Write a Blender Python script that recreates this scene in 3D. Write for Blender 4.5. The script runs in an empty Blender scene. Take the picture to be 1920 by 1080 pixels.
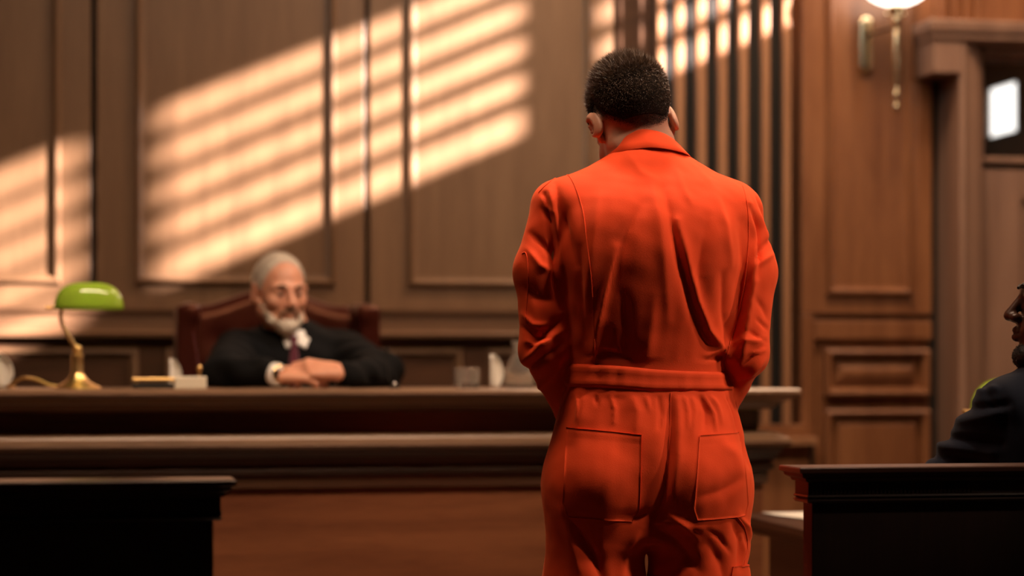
import bpy, bmesh, math, random
import numpy as np
from mathutils import Vector, Matrix, Euler
from mathutils.bvhtree import BVHTree

random.seed(7)
rng = np.random.default_rng(7)
SC = bpy.context.scene
COL = SC.collection
# ------------------------------------------------------------------ camera numbers
F = 4000.0            # focal length in pixels of the 1920 wide frame
YH = 690.0            # row of the horizon
ZC = 1.14             # eye height
YAW = math.radians(11.0)
sA, cA = math.sin(YAW), math.cos(YAW)

def W(px, py, D):
    t = (px - 960) / F
    return Vector((D * (sA + t * cA), D * (cA - t * sA), ZC - D * (py - YH) / F))

def WY(px, py, Y):
    t = (px - 960) / F
    return W(px, py, Y / (cA - t * sA))

def XY(px, Y): return WY(px, YH, Y).x
def ZY(px, py, Y): return WY(px, py, Y).z

# ------------------------------------------------------------------ tagging
def tag(o, label=None, cat=None, group=None, kind=None):
    if label: o['label'] = label
    if cat: o['category'] = cat
    if group: o['group'] = group
    if kind: o['kind'] = kind
    return o

def empty(name, loc=(0, 0, 0), rz=0, label=None, cat=None, group=None):
    o = bpy.data.objects.new(name, None)
    COL.objects.link(o)
    o.location = loc
    o.rotation_euler = (0, 0, rz)
    o.empty_display_size = 0.1
    return tag(o, label, cat, group)

def link_mesh(name, me, mat, parent=None):
    o = bpy.data.objects.new(name, me)
    COL.objects.link(o)
    if mat is not None and len(me.materials) == 0:
        me.materials.append(mat)
    if parent is not None:
        o.parent = parent
    return o

def from_arrays(name, V, Fq, mat, parent=None, smooth=True):
    me = bpy.data.meshes.new(name)
    me.from_pydata([tuple(v) for v in V], [], [tuple(f) for f in Fq])
    me.validate()
    if smooth:
        me.polygons.foreach_set('use_smooth', [True] * len(me.polygons))
    me.update()
    return link_mesh(name, me, mat, parent)

class MB:
    """collects shapes into one mesh"""
    def __init__(s): s.bm = bmesh.new()
    def box(s, x0, x1, y0, y1, z0, z1, bev=0.0):
        t = bmesh.new()
        r = bmesh.ops.create_cube(t, size=1)
        for v in t.verts:
            v.co = Vector(((x0 + x1) / 2 + v.co.x * (x1 - x0), (y0 + y1) / 2 + v.co.y * (y1 - y0), (z0 + z1) / 2 + v.co.z * (z1 - z0)))
        if bev > 0:
            bmesh.ops.bevel(t, geom=list(t.edges), offset=bev, segments=2, affect='EDGES', profile=0.5)
        s.merge(t); return s
    def merge(s, t):
        me = bpy.data.meshes.new('tmp'); t.to_mesh(me); t.free()
        s.bm.from_mesh(me); bpy.data.meshes.remove(me)
    def loops(s, rings, close_ends=True, cyclic=True):
        vs = [[s.bm.verts.new(p) for p in r] for r in rings]
        n = len(vs[0])
        for i in range(len(vs) - 1):
            for j in range(n if cyclic else n - 1):
                k = (j + 1) % n
                try: s.bm.faces.new((vs[i][j], vs[i][k], vs[i + 1][k], vs[i + 1][j]))
                except ValueError: pass
        if close_ends and cyclic:
            for r in (vs[0][::-1], vs[-1]):
                try: s.bm.faces.new(r)
                except ValueError: pass
        return s
    def stack(s, x0, x1, y0, y1, prof):
        """moulded block: prof = [(outset, z), ...] from the bottom up"""
        rings = []
        for e, z in prof:
            rings.append([(x0 - e, y0 - e, z), (x1 + e, y0 - e, z), (x1 + e, y1 + e, z), (x0 - e, y1 + e, z)])
        return s.loops(rings)
    def frame(s, x0, x1, z0, z1, Y, prof):
        """mitred picture-frame moulding on a wall plane facing -y: prof = [(inset, protrusion), ...]"""
        rings = []
        for e, p in prof:
            rings.append([(x0 + e, Y - p, z0 + e), (x1 - e, Y - p, z0 + e), (x1 - e, Y - p, z1 - e), (x0 + e, Y - p, z1 - e)])
        return s.loops(rings, close_ends=False)
    def lathe(s, c, prof, n=32, axis='z'):
        rings = []
        for r, h in prof:
            ring = []
            for i in range(n):
                a = 2 * math.pi * i / n
                if axis == 'z': ring.append((c[0] + r * math.cos(a), c[1] + r * math.sin(a), c[2] + h))
                elif axis == 'y': ring.append((c[0] + r * math.cos(a), c[1] + h, c[2] + r * math.sin(a)))
                else: ring.append((c[0] + h, c[1] + r * math.cos(a), c[2] + r * math.sin(a)))
            rings.append(ring)
        return s.loops(rings)
    def tube(s, pts, r, n=10):
        pts = [Vector(p) for p in pts]
        rs = r if isinstance(r, (list, tuple)) else [r] * len(pts)
        rings = []; up = Vector((0.13, 0.31, 0.94)).normalized()
        for i, p in enumerate(pts):
            d = (pts[min(i + 1, len(pts) - 1)] - pts[max(i - 1, 0)]).normalized()
            u = d.cross(up)
            if u.length < 1e-3: u = d.cross(Vector((1, 0, 0)))
            u.normalize(); v = d.cross(u).normalized()
            up = u.cross(d).normalized() if False else up
            rings.append([p + rs[i] * (math.cos(2 * math.pi * k / n) * u + math.sin(2 * math.pi * k / n) * v) for k in range(n)])
        return s.loops(rings)
    def ball(s, c, r, seg=20, scale=(1, 1, 1)):
        t = bmesh.new()
        bmesh.ops.create_uvsphere(t, u_segments=seg, v_segments=seg // 2 + 2, radius=r)
        for v in t.verts:
            v.co = Vector((c[0] + v.co.x * scale[0], c[1] + v.co.y * scale[1], c[2] + v.co.z * scale[2]))
        s.merge(t); return s
    def build(s, name, mat, parent=None, smooth=False, bevel=0.0, angle=40):
        bmesh.ops.recalc_face_normals(s.bm, faces=list(s.bm.faces))
        me = bpy.data.meshes.new(name); s.bm.to_mesh(me); s.bm.free()
        o = link_mesh(name, me, mat, parent)
        if smooth:
            me.polygons.foreach_set('use_smooth', [True] * len(me.polygons))
            m = me
            try: m.set_sharp_from_angle(angle=math.radians(angle))
            except Exception: pass
        if bevel > 0:
            b = o.modifiers.new('bevel', 'BEVEL'); b.width = bevel; b.segments = 2; b.limit_method = 'ANGLE'
        return o

def rel(root, pts):
    return pts

def curve_pts(ctrl, n=8):
    """Catmull-Rom through control points"""
    c = [Vector(p) for p in ctrl]; out = []
    for i in range(len(c) - 1):
        p0 = c[max(i - 1, 0)]; p1 = c[i]; p2 = c[i + 1]; p3 = c[min(i + 2, len(c) - 1)]
        for k in range(n):
            t = k / n
            out.append(0.5 * ((2 * p1) + (p2 - p0) * t + (2 * p0 - 5 * p1 + 4 * p2 - p3) * t * t + (3 * p1 - p0 - 3 * p2 + p3) * t ** 3))
    out.append(c[-1]); return out

# ------------------------------------------------------------------ distance fields
def A(*v): return np.array(v, dtype=float)
def cap(P, a, b, ra, rb):
    a = np.asarray(a, float); b = np.asarray(b, float)
    pa = P - a; ba = b - a
    h = np.clip(pa @ ba / max(ba @ ba, 1e-12), 0, 1)
    return np.linalg.norm(pa - h[:, None] * ba, axis=1) - (ra + (rb - ra) * h)
def chain(P, pts, rs, k=0.01):
    d = None
    for i in range(len(pts) - 1):
        e = cap(P, pts[i], pts[i + 1], rs[i], rs[i + 1])
        d = e if d is None else np.minimum(d, e)
    return d
def ell(P, c, r, R=None):
    q = P - np.asarray(c, float)
    if R is not None: q = q @ R
    r = np.asarray(r, float)
    k0 = np.linalg.norm(q / r, axis=1); k1 = np.linalg.norm(q / (r * r), axis=1)
    return k0 * (k0 - 1) / np.maximum(k1, 1e-9)
def rbox(P, c, h, r, R=None):
    q = P - np.asarray(c, float)
    if R is not None: q = q @ R
    q = np.abs(q) - (np.asarray(h, float) - r)
    return np.linalg.norm(np.maximum(q, 0), axis=1) + np.minimum(q.max(axis=1), 0) - r
def smin(a, b, k):
    h = np.clip(0.5 + 0.5 * (b - a) / k, 0, 1)
    return b + (a - b) * h - k * h * (1 - h)
def smax(a, b, k): return -smin(-a, -b, k)
def rotm(rx=0, ry=0, rz=0):
    return np.array(Euler((math.radians(rx), math.radians(ry), math.radians(rz)), 'XYZ').to_matrix())
def sstep(a, b, x):
    t = np.clip((x - a) / (b - a), 0, 1); return t * t * (3 - 2 * t)

class Sections:
    """lofted super-ellipse trunk, rows = (z, cx, cy, halfwidth, back depth, front depth, power); -y side is 'back'"""
    def __init__(s, rows):
        rows = sorted(rows); R = np.array(rows, float)
        z = R[:, 0]; n = 12; T = []
        for i in range(len(R) - 1):
            p0 = R[max(i - 1, 0)]; p1 = R[i]; p2 = R[i + 1]; p3 = R[min(i + 2, len(R) - 1)]
            for k in range(n):
                t = k / n; q = p1 * (1 - t) + p2 * t
                m1 = (p2 - p0) / max(p2[0] - p0[0], 1e-6) * (p2[0] - p1[0]); m2 = (p3 - p1) / max(p3[0] - p1[0], 1e-6) * (p2[0] - p1[0])
                h = (2 * t**3 - 3 * t**2 + 1) * p1 + (t**3 - 2 * t**2 + t) * m1 + (-2 * t**3 + 3 * t**2) * p2 + (t**3 - t**2) * m2
                h[0] = q[0]; T.append(h)
        T.append(R[-1]); s.T = np.array(T); s.z0 = z[0]; s.z1 = z[-1]
    def at(s, z): return [np.interp(z, s.T[:, 0], s.T[:, i]) for i in range(1, 7)]
    def __call__(s, P, off=0.0):
        cx, cy, a, bb, bf, n = s.at(P[:, 2])
        a = a + off
        x = np.abs(P[:, 0] - cx); y = P[:, 1] - cy
        b = np.where(y < 0, bb, bf) + off
        y = np.abs(y)
        g = ((x / a) ** n + (y / b) ** n) ** (1 / n)
        d = (g - 1) * np.minimum(a, b)
        dz = np.maximum(s.z0 - P[:, 2], P[:, 2] - s.z1)
        return smax(d, dz, 0.02)

def sdf_mesh(f, lo, hi, h, coarse=4, newton=3):
    lo = np.asarray(lo, float); hi = np.asarray(hi, float)
    nc = np.ceil((hi - lo) / (h * coarse)).astype(int) + 1
    H = h * coarse
    ax = [lo[i] + H * np.arange(nc[i]) for i in range(3)]
    G = np.stack(np.meshgrid(*ax, indexing='ij'), -1).reshape(-1, 3)
    cv = f(G).reshape(nc)
    n = (nc - 1) * coarse + 1
    # trilinear is not needed: sign from the coarse cell, exact values near the surface
    ix = [np.minimum((np.arange(n[i]) + coarse // 2) // coarse, nc[i] - 1) for i in range(3)]
    vals = cv[np.ix_(*ix)].copy()
    near = np.abs(vals) < H * 1.9
    I = np.argwhere(near)
    vals[near] = f(lo + I * h)
    ins = vals < 0
    cnt = np.zeros(n - 1, int); acc = np.zeros(tuple(n - 1) + (3,))
    nx, ny, nz = n
    m = np.zeros(tuple(n - 1), int)
    for a in range(3):
        sl0 = [slice(None)] * 3; sl1 = [slice(None)] * 3
        sl0[a] = slice(0, -1); sl1[a] = slice(1, None)
        s0 = ins[tuple(sl0)]; s1 = ins[tuple(sl1)]
        E = np.argwhere(s0 != s1)
        if len(E) == 0: continue
        v0 = vals[tuple(sl0)][tuple(E.T)]; v1 = vals[tuple(sl1)][tuple(E.T)]
        t = np.clip(v0 / (v0 - v1 + 1e-20), 0, 1)
        pos = E.astype(float); pos[:, a] += t
        b, c = [q for q in range(3) if q != a]
        for ob in (0, -1):
            for oc in (0, -1):
                K = E.copy(); K[:, b] += ob; K[:, c] += oc
                ok = (K >= 0).all(1) & (K < (n - 1)).all(1)
                np.add.at(cnt, tuple(K[ok].T), 1)
                np.add.at(acc, tuple(K[ok].T), pos[ok])
    cells = np.argwhere(cnt > 0)
    idx = -np.ones(tuple(n - 1), int); idx[tuple(cells.T)] = np.arange(len(cells))
    V = lo + h * acc[tuple(cells.T)] / cnt[tuple(cells.T)][:, None]
    quads = []
    for a in range(3):
        sl0 = [slice(None)] * 3; sl1 = [slice(None)] * 3
        sl0[a] = slice(0, -1); sl1[a] = slice(1, None)
        s0 = ins[tuple(sl0)]; s1 = ins[tuple(sl1)]
        E = np.argwhere(s0 != s1)
        b, c = (a + 1) % 3, (a + 2) % 3
        ok = (E[:, b] > 0) & (E[:, c] > 0) & (E[:, b] < n[b] - 1) & (E[:, c] < n[c] - 1)
        E = E[ok]; fl = s0[tuple(E.T)]
        def g(ob, oc):
            K = E.copy(); K[:, b] += ob; K[:, c] += oc
            return idx[tuple(K.T)]
        q = np.stack([g(-1, -1), g(0, -1), g(0, 0), g(-1, 0)], 1)
        q[~fl] = q[~fl][:, ::-1]
        quads.append(q)
    Q = np.concatenate(quads)
    Q = Q[(Q >= 0).all(1)]
    for _ in range(newton):
        g, v = grad(f, V)
        st = np.clip(v, -h, h) / np.maximum(np.linalg.norm(g, axis=1), 0.3)
        V = V - 0.8 * st[:, None] * g / np.maximum(np.linalg.norm(g, axis=1), 1e-6)[:, None]
    return V, Q

def grad(f, V, e=0.0012):
    g = np.zeros_like(V)
    for a in range(3):
        d = np.zeros(3); d[a] = e
        g[:, a] = (f(V + d) - f(V - d)) / (2 * e)
    return g, f(V)

def relax(V, Q, it=2, lam=0.5):
    n = len(V)
    for _ in range(it):
        acc = np.zeros_like(V); c = np.zeros(n)
        for k in range(4):
            a = Q[:, k]; b = Q[:, (k + 1) % 4]
            np.add.at(acc, a, V[b]); np.add.at(acc, b, V[a])
            np.add.at(c, a, 1); np.add.at(c, b, 1)
        V = V + lam * (acc / np.maximum(c, 1)[:, None] - V)
    return V

def vnormals(V, Q):
    d1 = V[Q[:, 2]] - V[Q[:, 0]]; d2 = V[Q[:, 3]] - V[Q[:, 1]]
    fn = np.cross(d1, d2); N = np.zeros_like(V)
    for k in range(4): np.add.at(N, Q[:, k], fn)
    return N / np.maximum(np.linalg.norm(N, axis=1), 1e-12)[:, None]

def sdf_obj(name, f, lo, hi, h, mat, parent=None, smooth_it=1, disp=None, ncol=None):
    V, Q = sdf_mesh(f, lo, hi, h)
    if smooth_it: V = relax(V, Q, smooth_it)
    if disp is not None:
        for d in (disp if isinstance(disp, (list, tuple)) else [disp]):
            V = d(V, vnormals(V, Q))
    o = from_arrays(name, V, Q, mat, parent)
    return o, V, Q

# ------------------------------------------------------------------ materials
def nt(name):
    m = bpy.data.materials.new(name); m.use_nodes = True
    return m, m.node_tree.nodes, m.node_tree.links, m.node_tree.nodes['Principled BSDF']

def plain(name, col, rough=0.5, metal=0.0, **kw):
    m, N, L, b = nt(name)
    b.inputs['Base Color'].default_value = (*col, 1); b.inputs['Roughness'].default_value = rough
    b.inputs['Metallic'].default_value = metal
    for k, v in kw.items():
        b.inputs[k.replace('_', ' ')].default_value = v
    return m

def wood(name, c1, c2, axis='z', rough=0.38, scale=1.0, coat=0.25, fine=0.5):
    """streaky veneer, grain running along the axis"""
    m, N, L, b = nt(name)
    tc = N.new('ShaderNodeTexCoord'); mp = N.new('ShaderNodeMapping')
    sc = {'z': (9, 9, .7), 'x': (.7, 9, 9), 'y': (9, .7, 9)}[axis]
    mp.inputs['Scale'].default_value = [s * scale for s in sc]
    L.new(tc.outputs['Object'], mp.inputs['Vector'])
    n1 = N.new('ShaderNodeTexNoise'); n1.inputs['Scale'].default_value = 1.6; n1.inputs['Detail'].default_value = 6; n1.inputs['Distortion'].default_value = 0.6
    n2 = N.new('ShaderNodeTexNoise'); n2.inputs['Scale'].default_value = 14; n2.inputs['Detail'].default_value = 4
    L.new(mp.outputs[0], n1.inputs['Vector']); L.new(mp.outputs[0], n2.inputs['Vector'])
    mx = N.new('ShaderNodeMath'); mx.operation = 'MULTIPLY_ADD'
    L.new(n2.outputs['Fac'], mx.inputs[0]); mx.inputs[1].default_value = fine; L.new(n1.outputs['Fac'], mx.inputs[2])
    rp = N.new('ShaderNodeValToRGB')
    rp.color_ramp.elements[0].position = 0.42; rp.color_ramp.elements[0].color = (*c1, 1)
    rp.color_ramp.elements[1].position = 0.95; rp.color_ramp.elements[1].color = (*c2, 1)
    L.new(mx.outputs[0], rp.inputs[0]); L.new(rp.outputs[0], b.inputs['Base Color'])
    b.inputs['Roughness'].default_value = rough
    b.inputs['Coat Weight'].default_value = coat; b.inputs['Coat Roughness'].default_value = 0.25
    bp = N.new('ShaderNodeBump'); bp.inputs['Strength'].default_value = 0.08; bp.inputs['Distance'].default_value = 0.002
    L.new(n2.outputs['Fac'], bp.inputs['Height']); L.new(bp.outputs[0], b.inputs['Normal'])
    return m

def cloth(name, c, rough=0.85, sheen=0.2, bump=0.3, vary=0.12, weave=900, sheen_tint=None):
    m, N, L, b = nt(name)
    tc = N.new('ShaderNodeTexCoord')
    n1 = N.new('ShaderNodeTexNoise'); n1.inputs['Scale'].default_value = 7; n1.inputs['Detail'].default_value = 5
    n2 = N.new('ShaderNodeTexNoise'); n2.inputs['Scale'].default_value = weave; n2.inputs['Detail'].default_value = 2
    L.new(tc.outputs['Object'], n1.inputs['Vector']); L.new(tc.outputs['Object'], n2.inputs['Vector'])
    rp = N.new('ShaderNodeValToRGB')
    rp.color_ramp.elements[0].position = 0.3; rp.color_ramp.elements[0].color = (*[x * (1 - vary) for x in c], 1)
    rp.color_ramp.elements[1].position = 0.7; rp.color_ramp.elements[1].color = (*[min(1, x * (1 + vary)) for x in c], 1)
    L.new(n1.outputs['Fac'], rp.inputs[0]); L.new(rp.outputs[0], b.inputs['Base Color'])
    b.inputs['Roughness'].default_value = rough; b.inputs['Sheen Weight'].default_value = sheen
    if sheen_tint: b.inputs['Sheen Tint'].default_value = (*sheen_tint, 1)
    b.inputs['Specular IOR Level'].default_value = 0.12
    bp = N.new('ShaderNodeBump'); bp.inputs['Strength'].default_value = bump; bp.inputs['Distance'].default_value = 0.0006
    L.new(n2.outputs['Fac'], bp.inputs['Height']); L.new(bp.outputs[0], b.inputs['Normal'])
    return m

def skin(name, c, c2, rough=0.5, sss=0.12):
    m, N, L, b = nt(name)
    tc = N.new('ShaderNodeTexCoord')
    n1 = N.new('ShaderNodeTexNoise'); n1.inputs['Scale'].default_value = 18; n1.inputs['Detail'].default_value = 6
    L.new(tc.outputs['Object'], n1.inputs['Vector'])
    rp = N.new('ShaderNodeValToRGB')
    rp.color_ramp.elements[0].position = 0.35; rp.color_ramp.elements[0].color = (*c, 1)
    rp.color_ramp.elements[1].position = 0.7; rp.color_ramp.elements[1].color = (*c2, 1)
    L.new(n1.outputs['Fac'], rp.inputs[0]); L.new(rp.outputs[0], b.inputs['Base Color'])
    b.inputs['Roughness'].default_value = rough
    b.inputs['Subsurface Weight'].default_value = sss
    b.inputs['Subsurface Radius'].default_value = (0.012, 0.004, 0.002)
    n2 = N.new('ShaderNodeTexNoise'); n2.inputs['Scale'].default_value = 500
    L.new(tc.outputs['Object'], n2.inputs['Vector'])
    bp = N.new('ShaderNodeBump'); bp.inputs['Strength'].default_value = 0.15; bp.inputs['Distance'].default_value = 0.0004
    L.new(n2.outputs['Fac'], bp.inputs['Height']); L.new(bp.outputs[0], b.inputs['Normal'])
    return m

M = {}
M['wall'] = wood('wall_panelling_wood', (.13, .068, .034), (.20, .112, .058), 'z', 0.42, 1.0)
M['wall_x'] = wood('wall_rail_wood', (.125, .062, .033), (.20, .108, .058), 'x', 0.42)
M['red'] = wood('reddish_wood', (.13, .045, .017), (.27, .115, .048), 'z', 0.36)
M['slat'] = wood('slat_wood', (.23, .105, .048), (.36, .18, .09), 'z', 0.4)
M['door'] = wood('door_wood', (.20, .115, .078), (.33, .20, .14), 'z', 0.4)
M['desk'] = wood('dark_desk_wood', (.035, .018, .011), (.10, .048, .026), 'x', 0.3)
M['desk_front'] = wood('desk_front_wood', (.12, .037, .016), (.27, .10, .042), 'x', 0.4, 1.3)
M['ledge'] = wood('desk_ledge_wood', (.12, .065, .035), (.26, .15, .085), 'x', 0.32)
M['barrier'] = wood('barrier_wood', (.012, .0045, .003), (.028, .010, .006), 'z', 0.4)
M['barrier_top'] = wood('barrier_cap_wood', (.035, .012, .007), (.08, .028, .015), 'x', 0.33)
M['table'] = wood('table_wood', (.035, .014, .008), (.08, .032, .018), 'y', 0.35)
M['floor'] = wood('floor_wood', (.05, .024, .013), (.11, .055, .03), 'y', 0.4)
M['black'] = plain('gap_shade_and_plain_black', (.008, .007, .006), 0.7)  # paints shade into gaps; also plain black of tray, microphone and shoes
M['plaster'] = plain('ceiling_plaster', (.42, .34, .27), 0.9)
M['brass'] = plain('brass', (.85, .58, .24), 0.34, 1.0)
M['brass_pale'] = plain('pale_brass', (.80, .66, .42), 0.25, 1.0)
M['steel'] = plain('hinge_steel', (.12, .14, .12), 0.3, 1.0)
M['white_cloth'] = cloth('white_shirt', (.80, .78, .74), 0.8, 0.1)
M['paper'] = plain('paper', (.78, .76, .70), 0.8)
M['card'] = plain('ivory_card', (.80, .76, .62), 0.6)
# ================================================================== the room
WYB = 7.40            # plane of the back wall's panelling
XL, XR, YB, ZT = -3.2, 4.4, -3.0, 4.2
def struct(o): o['kind'] = 'structure'; return o

struct(MB().box(XL, XR + .1, YB, 7.7, -.05, 0).build('floor', M['floor']))
struct(MB().box(XL - .1, XR + .2, YB, 7.7, ZT, ZT + .06).build('ceiling', M['plaster']))
struct(MB().box(XL - .1, XL, YB, 7.7, 0, ZT).build('wall_left', M['wall']))
struct(MB().box(XL - .1, XR + .2, YB - .1, YB, 0, ZT).build('wall_rear', M['wall']))

# --- right wall with the high louvred windows
WX = XR
wz0, wz1 = 3.21, 3.85
wins = [(3.30, 4.22), (4.36, 5.32), (5.46, 6.75)]
low = (4.53, 4.87, 2.30, 2.54)
mb = MB()
mb.box(WX, WX + .08, YB, 7.7, wz1, ZT)
def strip(y0, y1, z0, z1): mb.box(WX, WX + .08, y0, y1, z0, z1)
strip(YB, wins[0][0], low[3], wz1); strip(wins[0][1], wins[1][0], wz0, wz1)
strip(wins[1][1], wins[2][0], wz0, wz1); strip(wins[2][1], 7.7, wz0, wz1)
strip(wins[0][0], 7.7, low[3], wz0)
strip(YB, low[0], low[2], low[3]); strip(low[1], 7.7, low[2], low[3])
strip(YB, 7.7, 0, low[2])
struct(mb.build('wall_right', M['wall']))
glass = plain('window_glass', (.9, .95, 1), 0.0)
for i, (a, b) in enumerate(wins):
    w = empty('window_%d' % (i + 1), (WX, (a + b) / 2, wz0)); w['kind'] = 'structure'
    cy = (a + b) / 2
    f = MB()
    for (p, q, r, s_) in ((a - .04, a, wz0 - .04, wz1 + .04), (b, b + .04, wz0 - .04, wz1 + .04)):
        f.box(-.02, .0, p - cy, q - cy, r - wz0, s_ - wz0)
    f.box(-.02, 0, a - cy, b - cy, -.04, 0); f.box(-.02, 0, a - cy, b - cy, wz1 - wz0, wz1 - wz0 + .04)
    f.build('window_frame', M['wall'], w)
    for k in range(5):
        z = (k + .5) * (wz1 - wz0) / 5 - .5 * (wz1 - wz0) / 5
        if k == 0: continue
        l = MB(); l.box(.015, .06, a - cy, b - cy, z - .006, z + .036); l.build('louvre', M['wall'], w)
w = empty('window_4', (WX, (low[0] + low[1]) / 2, low[2])); w['kind'] = 'structure'
daylit = plain('daylit_pane', (.9, .95, 1), 0.4); bb = daylit.node_tree.nodes['Principled BSDF']
bb.inputs['Emission Color'].default_value = (1, .97, .92, 1); bb.inputs['Emission Strength'].default_value = 9
MB().box(.02, .03, -.18, .18, -.01, .25).build('pane', daylit, w)
MB().frame(-.01, .01, 0, 0, 0, [(0, 0), (0, 0)]).bm.free() if False else None

# --- back wall
bw = struct(MB().box(XL, XR, WYB + .10, WYB + .2, 0, ZT).build('wall_back', M['black']))
def px(p, Y=WYB): return XY(p, Y)
zr = ZY(500, 578, WYB)              # top of chair rail
def board(name, x0, x1, z0, z1, Y=WYB, mat='wall', th=.05, bev=.004):
    o = MB().box(x0, x1, Y, Y + th, z0, z1).build(name, M[mat], None, bevel=bev)
    return o
PAN = [(-1.62, px(-352)), (px(-342), px(170)), (px(181), px(684)), (px(693), px(1152))]
wall_boards = empty('wall_back_panelling', (0, 0, 0)); wall_boards['kind'] = 'structure'
wall_boards.name = 'trim_1'
PAN[0] = (XL, px(-352))
MOLD = [(-.004, 0), (-.002, .014), (.004, .022), (.012, .024), (.018, .018), (.022, .008), (.028, .006), (.030, 0)]
for i, (a, b) in enumerate(PAN):
    o = board('wood_panel', a, b, zr, ZT - .02); o.parent = wall_boards
zb = ZY(440, 533, WYB)
for (a, b) in ((-1.9, px(-400)), (px(-262), px(112)), (px(255), px(628)), (px(766), px(1108))):
    MB().frame(a, b, zb, 3.7, WYB + .001, MOLD).build('panel_moulding', M['wall'], wall_boards, smooth=True, angle=30)
# chair rail
mb = MB(); z1 = zr; z0 = ZY(500, 632, WYB)
mb.loops([[(XL, WYB + .05 - .05, z), (XL, WYB - p, z), (px(1226), WYB - p, z), (px(1226), WYB, z)] for p, z in
          ((.0, z0), (.02, z0), (.024, z0 + .012), (.012, z0 + .02), (.012, z1 - .03), (.03, z1 - .012), (.032, z1), (.0, z1 + .002))])
o = mb.build('trim_2', M['wall_x'], smooth=True, angle=25); struct(o)
# dado below: set back a little, with framed panels
zt2 = z0 - .028
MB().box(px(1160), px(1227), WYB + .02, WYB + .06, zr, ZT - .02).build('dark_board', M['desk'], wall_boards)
o = board('dado_board', XL, px(1226), 0, z0 - .0, WYB + .03, 'desk'); o.parent = wall_boards  # dark desk wood stands in for the shade below the rail
zl = ZY(500, 655, WYB)
for (a, b) in ((px(-262), px(258)), (px(312), px(640)), (px(700), px(868)), (px(918), px(1190))):
    MB().frame(a, b, .35, zl, WYB + .031, MOLD).build('panel_moulding', M['wall'], wall_boards, smooth=True, angle=30)

# --- slatted screen right of the defendant
SY = 7.30
zs0 = ZY(1470, 797, SY)
scr = empty('slatted_screen', (px(1366, SY), SY, 0), 0, 'tall screen of vertical brown wooden slats with dark gaps, beside the wall lamp panel', 'wood screen')
def toloc(root, mbx):  # shift a bmesh into the root's frame
    for v in mbx.bm.verts: v.co -= root.location
    return mbx
edges = [(1227, 1248), (1261, 1286), (1301, 1327), (1341, 1366), (1381, 1405), (1423, 1446), (1463, 1485)]
for a, b in edges:
    toloc(scr, MB().box(px(a + 6, SY), px(b - 2, SY), SY, SY + .028, zs0, ZT - .03)).build('slat', M['slat'], scr, bevel=.003)
zz = ZY(1470, 835, SY)
toloc(scr, MB().box(px(1215, SY), px(1527, SY), SY - .04, SY + .1, zz, zz + .03)).build('sill', M['slat'], scr, bevel=.004)
toloc(scr, MB().box(px(1220, SY), px(1510, SY), SY, SY + .1, zz + .03, zs0)).build('bottom_rail', M['red'], scr, bevel=.004)
toloc(scr, MB().box(px(1220, SY), px(1522, SY), SY + .02, SY + .1, 0.0, zz)).build('base_panel', M['red'], scr, bevel=.004)

# --- reddish panelling with the wall lamp
RY = 7.34
tr = empty('trim_3', (0, 0, 0)); tr['kind'] = 'structure'
a, b = px(1503, RY), px(1748, RY)
zc = ZY(1620, 590, RY)
MB().box(a, b, RY, RY + .15, zc, ZT - .02).build('wood_panel', M['red'], tr, bevel=.005)
MB().box(a, px(1527, RY), RY, RY + .15, zz, zc).build('stile', M['red'], tr, bevel=.005)
MB().box(px(1533, RY), b, RY + .03, RY + .15, 0, zc - .002).build('wood_panel', M['red'], tr, bevel=.005)
MB().box(px(1527, RY), b, RY + .0, RY + .05, ZY(1620, 637, RY), ZY(1620, 600, RY)).build('rail', M['red'], tr, bevel=.006)
MB().box(px(1527, RY), px(1546, RY), RY + .04, RY + .06, 0, zc).build('painted_gap_shade', M['black'], tr)  # black strip stands in for the shade in the groove
MB().frame(px(1549, RY), px(1708, RY), ZY(1620, 552, RY), 3.8, RY + .001, MOLD).build('panel_moulding', M['red'], tr, smooth=True, angle=30)
# vertical groove between stile and panel field
MB().box(px(1708, RY), px(1716, RY), RY - .006, RY + .002, zc + .03, ZT - .1).build('bead', M['red'], tr, bevel=.002)
FIELD = [(0, 0), (.0, .05), (.012, .056), (.022, .05), (.03, .02), (.045, .018), (.05, .018)]
def raised(x0, x1, z0, z1, Y, bev, name='raised_panel'):
    m_ = MB(); m_.frame(x0, x1, z0, z1, Y, [(0, 0), (0, .045), (.010, .052), (.022, .046), (.030, .018), (.034, .012)])
    m_.build('panel_moulding', M['red'], tr, smooth=True, angle=30)
    m_ = MB()
    rings = []
    for e, p in ((.034, .0), (.034, .010), (.034 + bev, .034), (.04 + bev, .036)):
        rings.append([(x0 + e, Y - p, z0 + e), (x1 - e, Y - p, z0 + e), (x1 - e, Y - p, z1 - e), (x0 + e, Y - p, z1 - e)])
    m_.loops(rings); m_.build(name, M['red'], tr, bevel=.001)
raised(px(1546, RY), px(1742, RY), ZY(1640, 742, RY), ZY(1640, 655, RY), RY + .03, .035)
raised(px(1546, RY), px(1742, RY), .3, ZY(1640, 768, RY), RY + .03, .02)
# --- door with surround
d = empty('door_1', (0, 0, 0)); d['kind'] = 'structure'
DY = 7.22
cx0, cx1 = px(1791, DY), px(1846, DY)
dw = .98
x2 = cx1 + dw; x3 = x2 + (cx1 - cx0)
ztop = ZY(1846, 104, DY)
zhead = ZY(1820, 84, DY)
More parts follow.
